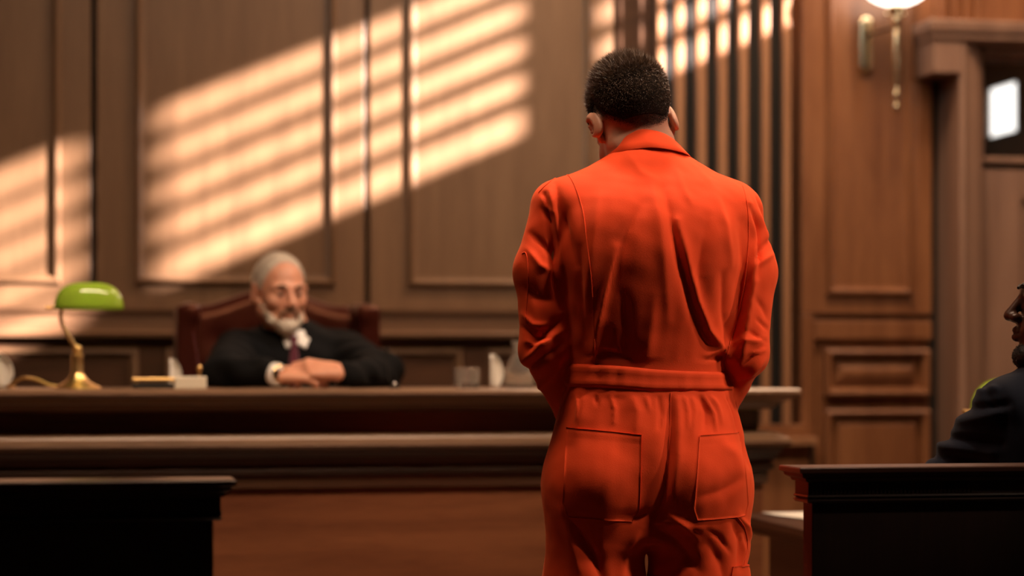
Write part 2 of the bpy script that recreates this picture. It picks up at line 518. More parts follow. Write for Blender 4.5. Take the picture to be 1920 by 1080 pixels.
# jambs: moulded casing, left and right
def jamb(xa, xb, name='casing'):
    w_ = xb - xa
    prof = [(0, .0), (0, .10), (.15, .11), (.3, .10), (.36, .085), (.62, .08), (.7, .06), (.9, .055), (1, .04), (1, -.12)]
    m_ = MB(); R_ = []
    for z in (0, zhead + .02):
        R_.append([(xa + w_ * u, DY + .06 - p, z) for u, p in prof] + [(xb, DY + .2, z), (xa, DY + .2, z)])
    m_.loops(R_); return m_.build(name, M['door'], d, smooth=True, angle=20)
jamb(cx0, cx1); jamb(x3, x2)
m_ = MB(); hb = zhead - ztop
prof = [(0, -.1), (0, .04), (.10, .055), (.35, .06), (.4, .08), (.7, .085), (.75, .10), (1, .10), (1, -.1)]
hz = ZY(1846, 60, DY) - ztop
m_.loops([[(x, DY + .06 - p, ztop + hz * u) for u, p in prof] for x in (cx1, x2)])
m_.build('head_casing', M['door'], d, smooth=True, angle=20)
# eared block and cornice
ex0 = px(1757, DY - .08)
zc0, zc1 = ZY(1757, 140, DY), ZY(1757, 82, DY)
MB().stack(ex0 + .03, x3 + .05, DY - .05, DY + .2, [(.0, zc0 + .03), (.0, zc1)]).build('frieze', M['door'], d, bevel=.003) if False else None
MB().box(ex0, cx0 + .004, DY - .05, DY + .2, zc0, zc1 + .02).build('corner_block', M['door'], d, bevel=.004)
MB().box(x3 - .004, x3 + .07, DY - .05, DY + .2, zc0, zc1 + .02).build('corner_block', M['door'], d, bevel=.004)
MB().stack(ex0 + .012, x3 + .055, DY - .04, DY + .2, [(0, zc1 - .003), (.006, zc1 + .0), (.02, zc1 + .012), (.02, zc1 + .03), (.03, zc1 + .038), (.034, zc1 + .07), (.03, zc1 + .078)]).build('cornice', M['door'], d, smooth=True, angle=25)
MB().stack(ex0 + .06, x3, DY + .08, DY + .2, [(0, zc1 + .07), (0, ZT - .02)]).build('overdoor_panel', M['red'], d)
for k in range(4):
    xx = px(1776 + 22 * k, DY)
    MB().box(xx, xx + .018, DY + .055, DY + .085, zc1 + .095, zc1 + .6).build('reed', M['red'], d, bevel=.003)
# black box put in for the shade of the recess beside the casing
MB().box(px(1748, RY), cx0 + .02, RY + .05, RY + .16, 0, zc0).build('painted_gap_shade', M['black'], d)
MB().box(px(1748, RY), x3 + .5, RY + .05, RY + .16, zc0, ZT - .02).build('wood_panel', M['red'], d)
MB().box(x3 - .02, XR, RY, RY + .05, 0, ZT - .02).build('wood_panel', M['red'], d)
# transom light and leaf
LY = DY + .09
zt0 = ZY(1880, 306, LY); zt1 = ZY(1880, 110, LY)
g = .010
m_ = MB(); fw = .018
for (xa, xb, za, zb_) in ((cx1 + g, cx1 + g + fw, zt0, zt1), (x2 - g - fw, x2 - g, zt0, zt1), (cx1 + g, x2 - g, zt0, zt0 + .022), (cx1 + g, x2 - g, zt1 - fw, zt1)):
    m_.box(xa, xb, LY - .02, LY + .03, za, zb_, .003)
m_.build('transom_frame', M['door'], d)
tg = plain('transom_glass', (.006, .010, .012), 0.015, 0.0); tg.node_tree.nodes['Principled BSDF'].inputs['Specular IOR Level'].default_value = 1.0
tg.node_tree.nodes['Principled BSDF'].inputs['IOR'].default_value = 1.9
MB().box(cx1 + g + fw, x2 - g - fw, LY, LY + .01, zt0 + .02, zt1 - fw).build('transom_glass', tg, d)
zl1 = ZY(1880, 316, LY)
lx0 = cx1 + .008; lx1 = x2 - .008
MB().box(lx0, lx1, LY + .012, LY + .05, 0.01, zl1).build('leaf', M['door'], d, bevel=.002)
px0 = px(1914, LY)
MB().box(lx0, px0, LY - .005, LY + .012, 0.01, zl1).build('stile', M['door'], d, bevel=.003)
MB().box(lx1 - (px0 - lx0), lx1, LY - .005, LY + .012, 0.01, zl1).build('stile', M['door'], d, bevel=.003)
zrl = ZY(1915, 375, LY)
for (za, zb_) in ((zrl, zl1), (1.0, 1.12), (.01, .2)):
    MB().box(px0, lx1 - (px0 - lx0), LY - .005, LY + .012, za, zb_).build('rail', M['door'], d, bevel=.003)
MB().box(cx1 - .002, x2 + .002, LY + .05, LY + .08, 0, zhead).build('backing', M['black'], d)
for pyy in (380, 693):
    hz_ = ZY(1845, pyy, LY)
    m_ = MB().lathe((cx1 + .004, LY - .022, hz_), [(.002, -.055), (.007, -.05), (.007, -.045), (.009, -.044), (.009, .044), (.007, .045), (.007, .05), (.002, .055)], 16)
    m_.box(cx1 - .012, cx1 + .02, LY - .024, LY - .014, hz_ - .042, hz_ + .042, .002)
    m_.build('hinge', M['steel'], d, smooth=True)
m_ = MB().lathe((lx1 - .06, LY - .006, 1.05), [(.03, 0), (.03, -.006), (.012, -.01), (.012, -.04), (.028, -.05), (.03, -.065), (.02, -.08), (.002, -.082)], 20, 'y')
m_.build('door_knob', M['brass'], d, smooth=True)

# --- wall lamp
sc_ = WY(1622, 85, RY)
sconce = empty('wall_sconce', sc_, 0, 'pale brass wall lamp with white glass shade on the wood panel beside the door', 'wall lamp')
def sp(p, y, Y): return WY(p, y, Y) - Vector(sc_)
top, bot = sp(1622, 30, RY).z, sp(1622, 140, RY).z
hw = .029
pl = []
for r, p in ((hw, 0), (hw, -.010), (hw * .86, -.018), (hw * .55, -.022), (hw * .5, -.022)):
    ring = []
    for k in range(20):
        an = math.pi * k / 19; ring.append((r * math.cos(an), p, top - hw + r * math.sin(an)))
    for k in range(20):
        an = math.pi + math.pi * k / 19; ring.append((r * math.cos(an), p, bot + hw + r * math.sin(an)))
    pl.append(ring)
MB().loops(pl).build('back_plate', M['brass_pale'], sconce, smooth=True)
stx = sp(1681, 85, RY - .14)
arm = curve_pts([(0, -.02, sp(1622, 66, RY).z), (.02, -.07, sp(1622, 66, RY).z - .0), (stx.x * .7, -.12, sp(1660, 50, RY - .14).z - .004), (stx.x, stx.y, sp(1681, 52, RY - .14).z)], 6)
MB().tube(arm, .006, 10).build('arm', plain('dark_bronze', (.10, .06, .035), .35, 1.0), sconce, smooth=True)
def zz_(y): return sp(1681, y, RY - .14).z - stx.z
MB().lathe(stx, [(.002, zz_(214)), (.010, zz_(208)), (.013, zz_(202)), (.009, zz_(194)), (.007, zz_(190)), (.012, zz_(184)), (.014, zz_(178)), (.010, zz_(170)), (.006, zz_(164)), (.008, zz_(158)), (.013, zz_(110)), (.015, zz_(60)), (.011, zz_(52)), (.018, zz_(46)), (.020, zz_(36)), (.014, zz_(30)), (.028, zz_(24)), (.032, zz_(14)), (.020, zz_(8)), (.002, zz_(6))], 24).build('stem', M['brass_pale'], sconce, smooth=True)
for k in range(3):
    an = 2.1 * k + .4
    MB().ball((stx.x + .035 * math.cos(an), stx.y + .035 * math.sin(an), stx.z + zz_(26)), .008, 12).build('thumb_screw', M['brass_pale'], sconce, smooth=True)
opal = plain('opal_glass', (.95, .93, .9), .25); ob = opal.node_tree.nodes['Principled BSDF']
ob.inputs['Emission Color'].default_value = (1, .86, .74, 1); ob.inputs['Emission Strength'].default_value = 4.0
gc = (stx.x, stx.y, stx.z + zz_(12) + .105)
prof = []
for k in range(15):
    an = -math.pi / 2 + (math.pi * .86) * k / 14
    prof.append((max(.02, .135 * math.cos(an)), .105 * math.sin(an)))
MB().lathe(gc, prof, 32).build('glass_shade', opal, sconce, smooth=True)

# ================================================================== judge's bench
FY = 5.76
jx1 = XY(1430, FY)
jb = empty('judges_bench', (0, FY, 0), 0, "long dark wooden judge's bench with a moulded top across the room", 'desk')
def J(m_): return toloc(jb, m_)
BX0, BX1, BY0, BY1 = -2.3, jx1, FY, 6.26
J(MB().stack(BX0, BX1, BY0, BY1, [(.0, .03), (0, .815)])).build('front_panel', M['desk_front'], jb)
J(MB().stack(BX0, BX1, BY0, BY1, [(.0, .815), (.012, .818), (.012, .85), (.02, .856), (.028, .866), (.02, .876), (.03, .884), (.034, .9), (.048, .915), (.05, .92)])).build('lower_moulding', M['desk'], jb, smooth=True, angle=20)
J(MB().stack(BX0, BX1, BY0, BY1, [(.05, .92), (.062, .924), (.066, .932), (.062, .944), (.050, .950), (.045, .957), (.02, .962), (.0, .965)])).build('ledge', M['ledge'], jb, smooth=True, angle=20)
J(MB().stack(BX0, BX1, BY0, BY1, [(-.01, .965), (-.01, 1.022), (.0, 1.026)])).build('frieze', M['desk'], jb)
J(MB().stack(BX0, BX1, BY0, BY1, [(.0, 1.022), (.02, 1.026), (.03, 1.032), (.034, 1.042), (.05, 1.046), (.06, 1.054), (.072, 1.058), (.08, 1.062), (.086, 1.070), (.084, 1.078), (.078, 1.083)])).build('desktop', M['ledge'], jb, smooth=True, angle=20)
ZD = 1.083
J(MB().stack(BX0, BX1, BY0, BY1, [(.02, 0), (.02, .12), (.005, .14)])).build('plinth', M['desk'], jb)
struct(MB().box(XL, jx1 + .25, 6.30, WYB, 0, .2).build('trim_4', M['floor']))   # raised dais behind the bench
# ================================================================== low barriers in the foreground
def barrier(name, x0, x1, yf, ztop_, label, flx):
    b = empty(name, ((x0 + x1) / 2, yf, 0), 0, label, 'barrier')
    y1 = yf + .05
    T = lambda m_: toloc(b, m_)
    z = ztop_
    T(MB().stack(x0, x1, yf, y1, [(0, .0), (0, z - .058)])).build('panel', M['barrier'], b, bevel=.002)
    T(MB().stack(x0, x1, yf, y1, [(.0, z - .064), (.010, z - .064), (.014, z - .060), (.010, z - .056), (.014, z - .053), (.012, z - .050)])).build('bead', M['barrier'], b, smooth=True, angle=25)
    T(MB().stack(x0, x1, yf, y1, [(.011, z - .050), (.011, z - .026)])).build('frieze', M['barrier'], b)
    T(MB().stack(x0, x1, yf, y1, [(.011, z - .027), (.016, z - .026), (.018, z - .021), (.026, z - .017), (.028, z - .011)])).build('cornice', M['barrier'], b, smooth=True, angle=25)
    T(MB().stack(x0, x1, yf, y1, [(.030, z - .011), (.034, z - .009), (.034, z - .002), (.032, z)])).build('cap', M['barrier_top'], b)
    m_ = MB(); x = flx[0]
    while x < flx[1]:
        m_.box(x, x + .004, yf - .0125, yf - .010, z - .047, z - .029); x += .0075
    T(m_).build('fluting', M['barrier'], b)
    for s_ in (0, 1):
        pass
    return b
LBY = 3.352; lx = XY(446, LBY - .034) - .034
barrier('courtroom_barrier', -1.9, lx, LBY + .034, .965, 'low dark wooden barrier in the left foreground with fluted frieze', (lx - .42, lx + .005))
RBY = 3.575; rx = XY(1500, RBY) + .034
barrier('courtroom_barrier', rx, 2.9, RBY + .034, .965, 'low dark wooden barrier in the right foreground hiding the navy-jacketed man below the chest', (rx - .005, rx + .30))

# ================================================================== counsel table on the right
tx0, ty0, ty1, tz = 1.675, 4.62, 5.47, .752
tb = empty('counsel_table', (2.5, 5.05, 0), 0, 'dark wooden table behind the right barrier with papers on its corner', 'table')
T = lambda m_: toloc(tb, m_)
T(MB().stack(tx0 + .03, 3.5, ty0 + .03, ty1 - .03, [(.0, tz - .05), (.01, tz - .045), (.012, tz - .03), (.026, tz - .026), (.03, tz - .02), (.03, tz - .004), (.026, tz)])).build('tabletop', M['table'], tb, smooth=True, angle=25)
T(MB().box(tx0 + .06, 3.46, ty0 + .09, ty1 - .09, tz - .16, tz - .05)).build('apron', M['table'], tb)
for xx in (tx0 + .07, 3.39):
    for yy in (ty0 + .08, ty1 - .14):
        T(MB().stack(xx, xx + .06, yy, yy + .06, [(0, 0), (0, tz - .05)])).build('leg', M['table'], tb, bevel=.004)
T(MB().box(tx0 + .085, tx0 + .105, ty0 + .14, ty1 - .14, .12, tz - .155)).build('side_panel', M['table'], tb)

def sheet(cx, cy, z, w, h, rz, name='paper_sheet', mat=None, curl=.004, parent=None):
    nx, ny = 10, 12; V = []; Fq = []
    for side in (0, 1):
        for j in range(ny):
            for i in range(nx):
                u = i / (nx - 1) - .5; v = j / (ny - 1) - .5
                V.append((u * w, v * h, .0006 * side + curl * (max(0, abs(u) * 2 - .3) ** 2 + max(0, v * 2 - .2) ** 2)))
    n = nx * ny
    for s_ in (0, 1):
        for j in range(ny - 1):
            for i in range(nx - 1):
                q = [s_ * n + j * nx + i, s_ * n + j * nx + i + 1, s_ * n + (j + 1) * nx + i + 1, s_ * n + (j + 1) * nx + i]
                Fq.append(q if s_ else q[::-1])
    bd = [i for i in range(nx)] + [j * nx + nx - 1 for j in range(1, ny)] + [(ny - 1) * nx + i for i in range(nx - 2, -1, -1)] + [j * nx for j in range(ny - 2, 0, -1)]
    for k in range(len(bd)):
        a_, b_ = bd[k], bd[(k + 1) % len(bd)]; Fq.append((a_, b_, b_ + n, a_ + n))
    o = from_arrays(name, V, Fq, mat or M['paper'], parent)
    o.location = (cx, cy, z); o.rotation_euler = (0, 0, rz); return o
tag(sheet(1.86, 5.30, tz + .001, .21, .297, .2), 'white paper sheet at the far left corner of the counsel table', 'paper')
tag(sheet(1.95, 4.93, tz + .002, .21, .297, -.35, curl=.007), 'white paper sheet lying askew nearer the barrier on the counsel table', 'paper')
blue = plain('pale_blue_print', (.45, .62, .66), .7)
tag(sheet(2.18, 5.28, tz + .001, .16, .23, -.1, 'leaflet', blue), 'pale blue leaflet lying right of the far papers on the counsel table', 'paper')

# ================================================================== banker's lamps
gm, N_, L_, b_ = nt('green_glass_shade')
b_.inputs['Base Color'].default_value = (.46, .62, .08, 1); b_.inputs['Roughness'].default_value = .10; b_.inputs['Coat Weight'].default_value = .6; b_.inputs['Coat Roughness'].default_value = .04
tl = N_.new('ShaderNodeBsdfTranslucent'); tl.inputs['Color'].default_value = (.55, .80, .10, 1)
mxs = N_.new('ShaderNodeMixShader'); mxs.inputs[0].default_value = .45
L_.new(b_.outputs[0], mxs.inputs[1]); L_.new(tl.outputs[0], mxs.inputs[2]); L_.new(mxs.outputs[0], N_['Material Output'].inputs['Surface'])
M['green'] = gm
M['bulb'] = plain('frosted_bulb', (.9, .88, .8), .3)
bq_ = M['bulb'].node_tree.nodes['Principled BSDF']; bq_.inputs['Emission Color'].default_value = (1, .85, .6, 1); bq_.inputs['Emission Strength'].default_value = 5  # glow added to light the green shade from inside

def bankers_lamp(loc, label, s=1.0, rz=0):
    r = empty('bankers_lamp', loc, rz, label, 'lamp'); r.scale = (s, s, s)
    MB().lathe((0, 0, 0), [(.001, 0), (.062, 0), (.064, .003), (.060, .007), (.048, .012), (.034, .02), (.024, .03), (.018, .04), (.0165, .044), (.0165, .092), (.012, .096), (.008, .098), (.012, .102), (.013, .108), (.008, .114), (.001, .115)], 36).build('base', M['brass'], r, smooth=True)
    MB().tube(curve_pts([(0, 0, .105), (-.012, 0, .125), (-.033, 0, .160), (-.043, 0, .185), (-.044, 0, .205), (-.040, 0, .220)], 6), .0055, 10).build('arm', M['brass'], r, smooth=True)
    MB().ball((0, 0, .109), .012, 16).build('joint', M['brass'], r, smooth=True)
    MB().tube([(-.085, 0, .221), (-.064, 0, .221)], .005, 10).build('pivot_knob', M['brass'], r, smooth=True)
    MB().tube([(-.066, 0, .221), (.10, 0, .224)], .003, 8).build('shade_rod', M['brass'], r, smooth=True)
    MB().tube(curve_pts([(.0, 0, .236), (.03, 0, .240), (.07, 0, .238)], 4), [.008, .008, .009, .011, .012, .012, .010, .008, .004], 14).build('bulb', M['bulb'], r, smooth=True)
    # hollow trough shade: long dome with rounded ends, open below
    V, Q = [], []
    nu, nv = 40, 14; cx, z0, ax, ay, az = .031, .217, .0935, .058, .073
    for lay, k in ((0, 1.0), (1, .955)):
        for j in range(nv):
            ph = (math.pi / 2) * j / (nv - 1)
            for i in range(nu):
                th = 2 * math.pi * i / nu
                c, s_ = math.cos(th), math.sin(th)
                rr = (abs(c) ** 3.0 + abs(s_) ** 3.0) ** (-1 / 3.0)
                e = max(1e-4, math.cos(ph)) ** .62
                V.append((cx + k * ax * rr * c * e, k * ay * rr * s_ * e, z0 + k * az * math.sin(ph) ** .9))
    n = nu * nv
    for lay in (0, 1):
        for j in range(nv - 1):
            for i in range(nu):
                q = [lay * n + j * nu + i, lay * n + j * nu + (i + 1) % nu, lay * n + (j + 1) * nu + (i + 1) % nu, lay * n + (j + 1) * nu + i]
                Q.append(q if lay == 0 else q[::-1])
    for i in range(nu):
        Q.append((i, n + i, n + (i + 1) % nu, (i + 1) % nu))
    from_arrays('shade', V, Q, M['green'], r)
    return r
lp = WY(145, 725, 5.93)
lamp = bankers_lamp((lp.x, 5.93, ZD), "green glass banker's lamp with a brass stem on the judge's bench", 1.0)
MB().tube(curve_pts([(-.05, .0, .006), (-.075, -.004, .010), (-.11, -.006, .026), (-.145, -.004, .030), (-.175, 0, .014), (-.185, .02, .005), (-.17, .1, .004)], 6), .0045, 8).build('cord', M['brass'], lamp, smooth=True)
l2 = WY(1868, 700, 4.95)
lamp2 = bankers_lamp((l2.x + .020, 4.95, tz), "green banker's lamp on the counsel table, mostly hidden behind the man in the navy jacket", 1.262)

# ================================================================== things on the judge's bench
# pen stand: gilt bar over a black base
q = WY(290, 706, 5.98)
t = empty('pen_tray', (q.x, 5.98, ZD), 0, "long black pen tray with a gilt bar on the judge's bench beside the green lamp", 'pen tray')
MB().box(-.062, .062, -.025, .025, 0, .014, .003).build('base', M['black'], t)
MB().box(-.063, .060, -.010, .008, .020, .030, .003).build('gilt_bar', M['brass'], t)
for xx in (-.05, .05): MB().box(xx - .004, xx + .004, -.006, .004, .013, .021).build('post', M['brass'], t)
q = WY(357, 715, 5.86)
t = MB().box(-.043, .043, -.012, .012, 0, .034, .003).build('card_block', M['card']); t.location = (q.x, 5.86, ZD)
tag(t, "small ivory block standing at the front of the judge's bench left of the judge", 'card holder')
q = WY(374, 715, 5.93)
t = empty('desk_pen', (q.x, 5.93, ZD), 0, 'gold topped pen standing upright behind the ivory block', 'pen')
MB().lathe((0, 0, 0), [(.001, 0), (.014, 0), (.014, .004), (.006, .008), (.005, .012), (.001, .012)], 16).build('holder', M['brass'], t, smooth=True)
MB().tube([(0, 0, .008), (.0, .002, .05)], [.0035, .0045], 10).build('barrel', M['brass'], t, smooth=True)
MB().ball((0, .002, .056), .0075, 14, (1, 1, 1.2)).build('cap', M['brass'], t, smooth=True)
MB().tube([(-.001, .003, .06), (-.018, .008, .16)], [.002, .0012], 8).build('shaft', plain('plum_lacquer', (.10, .03, .035), .3), t, smooth=True)
# white curled documents standing
def standing_doc(pxl, py_top, Y, w, label, flip=1):
    q = WY(pxl, 715, Y); h = ZY(pxl, py_top, Y) - ZD
    V, Q = [], []; n = 12; m = 10
    for side in (0, 1):
        for j in range(m):
            v = j / (m - 1)
            for i in range(n):
                u = i / (n - 1)
                bulge = math.sin(math.pi * min(1, v * .9 + .1)) ** .7
                x = flip * w * u * (.35 + .65 * bulge); y = .035 * math.sin(u * 2.6) + .003 * side
                V.append((x, y, h * v))
    N0 = n * m
    for s_ in (0, 1):
        for j in range(m - 1):
            for i in range(n - 1):
                f = [s_ * N0 + j * n + i, s_ * N0 + j * n + i + 1, s_ * N0 + (j + 1) * n + i + 1, s_ * N0 + (j + 1) * n + i]
                Q.append(f if s_ else f[::-1])
    bd = [i for i in range(n)] + [j * n + n - 1 for j in range(1, m)] + [(m - 1) * n + i for i in range(n - 2, -1, -1)] + [j * n for j in range(m - 2, 0, -1)]
    for k in range(len(bd)):
        a_, b_ = bd[k], bd[(k + 1) % len(bd)]; Q.append((a_, b_, b_ + N0, a_ + N0))
    o = from_arrays('standing_document', V, Q, M['paper']); o.location = (q.x, Y, ZD)
    tag(o, label, 'document'); return o
standing_doc(920, 664, 6.12, .042, 'white curled document standing beside the water carafe')
standing_doc(-16, 660, 6.12, .06, "white curled document standing at the far left of the judge's bench")
standing_doc(318, 672, 6.15, .035, "white curled document standing by the left wing of the judge's armchair")

clear = plain('clear_glass', (.96, .93, .88), 0.03); cb = clear.node_tree.nodes['Principled BSDF']
cb.inputs['Transmission Weight'].default_value = .93; cb.inputs['IOR'].default_value = 1.5
waterm = plain('water', (.95, 1, 1), 0.0); cb = waterm.node_tree.nodes['Principled BSDF']
cb.inputs['Transmission Weight'].default_value = 1.0; cb.inputs['IOR'].default_value = 1.33
q = WY(875, 725, 5.93)
t = MB().lathe((0, 0, 0), [(.001, 0), (.033, 0), (.036, .003), (.0365, .056), (.0355, .057), (.0335, .056), (.033, .014), (.030, .011), (.001, .011)], 40).build('glass_tumbler', clear, smooth=True)
t.location = (q.x, 5.93, ZD)
tag(t, "short clear water glass on the judge's bench left of the carafe", 'glass')
q = WY(973, 725, 5.98)
c = empty('water_carafe', (q.x, 5.98, ZD), 0, "clear glass water carafe on the judge's bench by the defendant's elbow", 'carafe')
co = [(.001, 0), (.040, 0), (.045, .004), (.045, .022), (.038, .05), (.026, .08), (.018, .098), (.0165, .108), (.021, .126), (.023, .135)]
ci = [(.0215, .135), (.019, .126), (.0145, .108), (.016, .098), (.024, .08), (.036, .05), (.0425, .022), (.0425, .009), (.037, .006), (.001, .006)]
MB().lathe((0, 0, 0), co + ci, 40).build('bottle', clear, c, smooth=True)
MB().lathe((0, 0, 0), [(.001, .0065), (.036, .0065), (.042, .0095), (.042, .022), (.0372, .046), (.001, .046)], 40).build('water', waterm, c, smooth=True)
q = WY(740, 718, 5.9)
mc = empty('desk_microphone', (q.x, 5.9, ZD), 0, "thin dark gooseneck microphone standing by the judge's right-hand sleeve in the picture", 'microphone')
MB().lathe((0, 0, 0), [(.001, 0), (.014, 0), (.014, .004), (.008, .007), (.001, .007)], 20).build('base', M['black'], mc, smooth=True)
MB().ball((0, 0, .012), .0055, 14).build('button', plain('chrome', (.95, .95, .95), .12, 1.0), mc, smooth=True)  # chrome ball added to make a glint at the base
MB().tube(curve_pts([(-.004, .004, .006), (-.014, .01, .03), (-.019, .014, .07), (-.02, .012, .105)], 5), .0015, 8).build('neck', M['black'], mc, smooth=True)
MB().ball((-.02, .011, .108), .0045, 12, (1, 1, 1.8)).build('capsule', M['black'], mc, smooth=True)
# ================================================================== people
def head_fn(c, R, s=1.0, beard=0.0, jawk=1.0, nose=1.0, lips=1.0):
    """head distance field; face towards local -y, centre between the ears"""
    c = np.asarray(c, float)
    def f(P0):
        out = np.linalg.norm(P0 - c, axis=1) - .15
        near = out < .07
        if not near.any(): return out
        P = P0[near]
        q = ((P - c) @ R) / s
        X = np.abs(q[:, 0])
        S = np.stack([X, q[:, 1], q[:, 2]], 1)           # mirrored
        d = ell(q, (0, .017, .034), (.077, .100, .094))
        d = smin(d, ell(q, (0, -.022, -.030), (.060, .068, .088)), .03)
        d = smin(d, cap(S, (.050, .006, -.055), (.014, -.070, -.098), .020 * jawk, .018 * jawk), .028)
        d = smin(d, ell(q, (0, -.078, -.098), (.022, .018, .017)), .018)
        d = smin(d, cap(S, (.010, -.081, .024), (.044, -.066, .022), .012, .011), .014)      # brow
        d = smin(d, ell(S, (.043, -.060, -.022), (.022, .022, .020)), .02)                    # cheek
        d = smax(d, -ell(S, (.031, -.099, .003), (.0185, .017, .013)), .010)                  # socket
        d = smin(d, ell(S, (.031, -.0745, .003), (.0135, .0125, .0125)), .003)                # eye
        d = smin(d, cap(S, (.019, -.0875, .0115), (.041, -.081, .0095), .0042, .0038), .004)  # upper lid
        d = smin(d, cap(S, (.020, -.0865, -.006), (.040, -.080, -.005), .0032, .0030), .004)
        d = smin(d, cap(q, (0, -.087, .014), (0, -.112 - .004 * (nose - 1), -.026), .0072, .0098 * nose), .010)
        d = smin(d, ell(S, (.0115 * nose, -.1025, -.030), (.0085 * nose, .011, .0085)), .007)
        d = smax(d, -ell(S, (.0065, -.108, -.0385), (.0035, .006, .004)), .003)
        d = smin(d, ell(q, (0, -.084, -.055), (.026, .016, .020)), .014)                      # muzzle
        d = smin(d, cap(S, (.0, -.0995, -.0535), (.019, -.090, -.0555), .0052 * lips, .0028), .004)
        d = smin(d, cap(S, (.0, -.0985, -.0655), (.017, -.090, -.0625), .0062 * lips, .0030), .004)
        d = smax(d, -cap(S, (0, -.1065, -.0595), (.019, -.0945, -.059), .0016, .001), .003)
        # ears: dished ellipse with a rim and a lobe
        Re = rotm(12, 0, 24)
        e = ell(S, (.0868, .014, .0), (.0082, .021, .034), Re)
        e = smax(e, -ell(S, (.0955, .005, .003), (.0065, .012, .021), Re), .004)
        e = smin(e, ell(S, (.078, .000, -.026), (.0065, .008, .011)), .008)
        e = smin(e, ell(S, (.0835, .000, -.003), (.0045, .004, .008)), .005)
        d = smin(d, e, .007)
        if beard:
            d = smin(d, ell(q, (0, -.066, -.092), (.045, .040, .034 + .01 * beard)), .02)
        out[near] = d * s
        return out
    return f

def hand_prims(wr, X, Z, side, curl, s=1.0, spread=.06, thumb=None):
    """wr wrist, X along the fingers, Z back of hand; side = +1 thumb on +Y"""
    X = Vector(X).normalized(); Z = (Vector(Z) - X * Vector(Z).dot(X)).normalized(); Y = Z.cross(X)
    wr = Vector(wr)
    def T(x, y, z): return np.array(wr + s * (X * x + Y * (y * side) + Z * z))
    caps = []
    ys = [.031, .0105, -.0105, -.029]; ln = [.084, .094, .087, .068]; kx = [.090, .094, .090, .082]
    for i in range(4):
        caps.append((T(.010, ys[i] * .55, 0), T(kx[i], ys[i], 0), .0165 * s, .0115 * s, 'p'))
        a = spread * (1.5 - i) / 1.5; p = (kx[i], ys[i], 0.0); ang = 0
        for j, fr in enumerate((.46, .30, .24)):
            ang += curl[j]
            L = ln[i] * fr
            q = (p[0] + L * math.cos(ang) * math.cos(a), p[1] + L * math.sin(a), p[2] - L * math.sin(ang))
            r0 = (.0098, .0088, .0078)[j]; r1 = (.0090, .0080, .0066)[j]
            caps.append((T(*p), T(*q), r0 * s, r1 * s, 'f%d' % i)); p = q
    th = thumb or [(.022, .026, -.006), (.052, .050, -.016), (.080, .056, -.026), (.102, .050, -.034)]
    for j in range(3):
        caps.append((T(*th[j]), T(*th[j + 1]), (.0150, .0112, .0098)[j] * s, (.0112, .0098, .0078)[j] * s, 't'))
    return caps
def hand_sdf(P0, caps):
    cc_ = np.mean([a for a, *_ in caps], axis=0)
    out = np.linalg.norm(P0 - cc_, axis=1) - .13
    near = out < .04
    if not near.any(): return out
    P = P0[near]
    palm = None; fs = {}
    for a, b, ra, rb, k in caps:
        d = cap(P, a, b, ra, rb)
        if k == 'p': palm = d if palm is None else smin(palm, d, .012)
        else: fs[k] = d if k not in fs else smin(fs[k], d, .002)
    d = palm
    for k, v in fs.items(): d = smin(d, v, .004 if k[0] == 'f' else .012)
    out[near] = d
    return out

def strands(name, pts, nrm, length, direction, width, mat, parent, seg=3, jitter=.35, droop=0.0):
    """short tapering hairs, one mesh"""
    n = len(pts); V = np.zeros((n, seg * 2 + 1, 3)); 
    d = direction + rng.normal(0, jitter, (n, 3)); d /= np.linalg.norm(d, axis=1)[:, None]
    side = np.cross(d, rng.normal(0, 1, (n, 3))); side /= np.linalg.norm(side, axis=1)[:, None]
    bend = rng.normal(0, .25, (n, 3)); bend[:, 2] -= droop
    for k in range(seg + 1):
        t = k / seg
        c = pts + d * (length * t)[:, None] + bend * (length * t * t)[:, None] * .5
        wd = width * (1 - t * .8)
        if k < seg:
            V[:, 2 * k] = c - side * wd / 2; V[:, 2 * k + 1] = c + side * wd / 2
        else: V[:, 2 * k] = c
    base = np.arange(n)[:, None] * (seg * 2 + 1)
    faces = []
    for k in range(seg - 1):
        faces.append(np.concatenate([base + 2 * k, base + 2 * k + 1, base + 2 * k + 3, base + 2 * k + 2], 1).tolist())
    tri = np.concatenate([base + 2 * seg - 2, base + 2 * seg - 1, base + 2 * seg], 1).tolist()
    F_ = [f for g in faces for f in g] + tri
    return from_arrays(name, V.reshape(-1, 3), F_, mat, parent)

def sample_surface(V, Q, n, w=None):
    tri = np.concatenate([Q[:, [0, 1, 2]], Q[:, [0, 2, 3]]])
    a, b, c = V[tri[:, 0]], V[tri[:, 1]], V[tri[:, 2]]
    ar = np.linalg.norm(np.cross(b - a, c - a), axis=1)
    if w is not None: ar = ar * w((a + b + c) / 3)
    idx = rng.choice(len(tri), n, p=ar / ar.sum())
    u = rng.random((n, 2)); sw = u.sum(1) > 1; u[sw] = 1 - u[sw]
    return a[idx] + u[:, :1] * (b - a)[idx] + u[:, 1:] * (c - a)[idx]

# ------------------------------------------------------------------ the defendant
DM = 4.2
mp = W(1212, YH, DM)
ORI = (mp.x, mp.y, 0)
man = empty('person', ORI, -YAW, 'standing man with short dark hair in an orange jumpsuit, seen from behind, head bowed', 'person')
def lx_(p): return (p - 1212) / 952.4
def lz_(p): return ZC - (p - YH) / 952.4

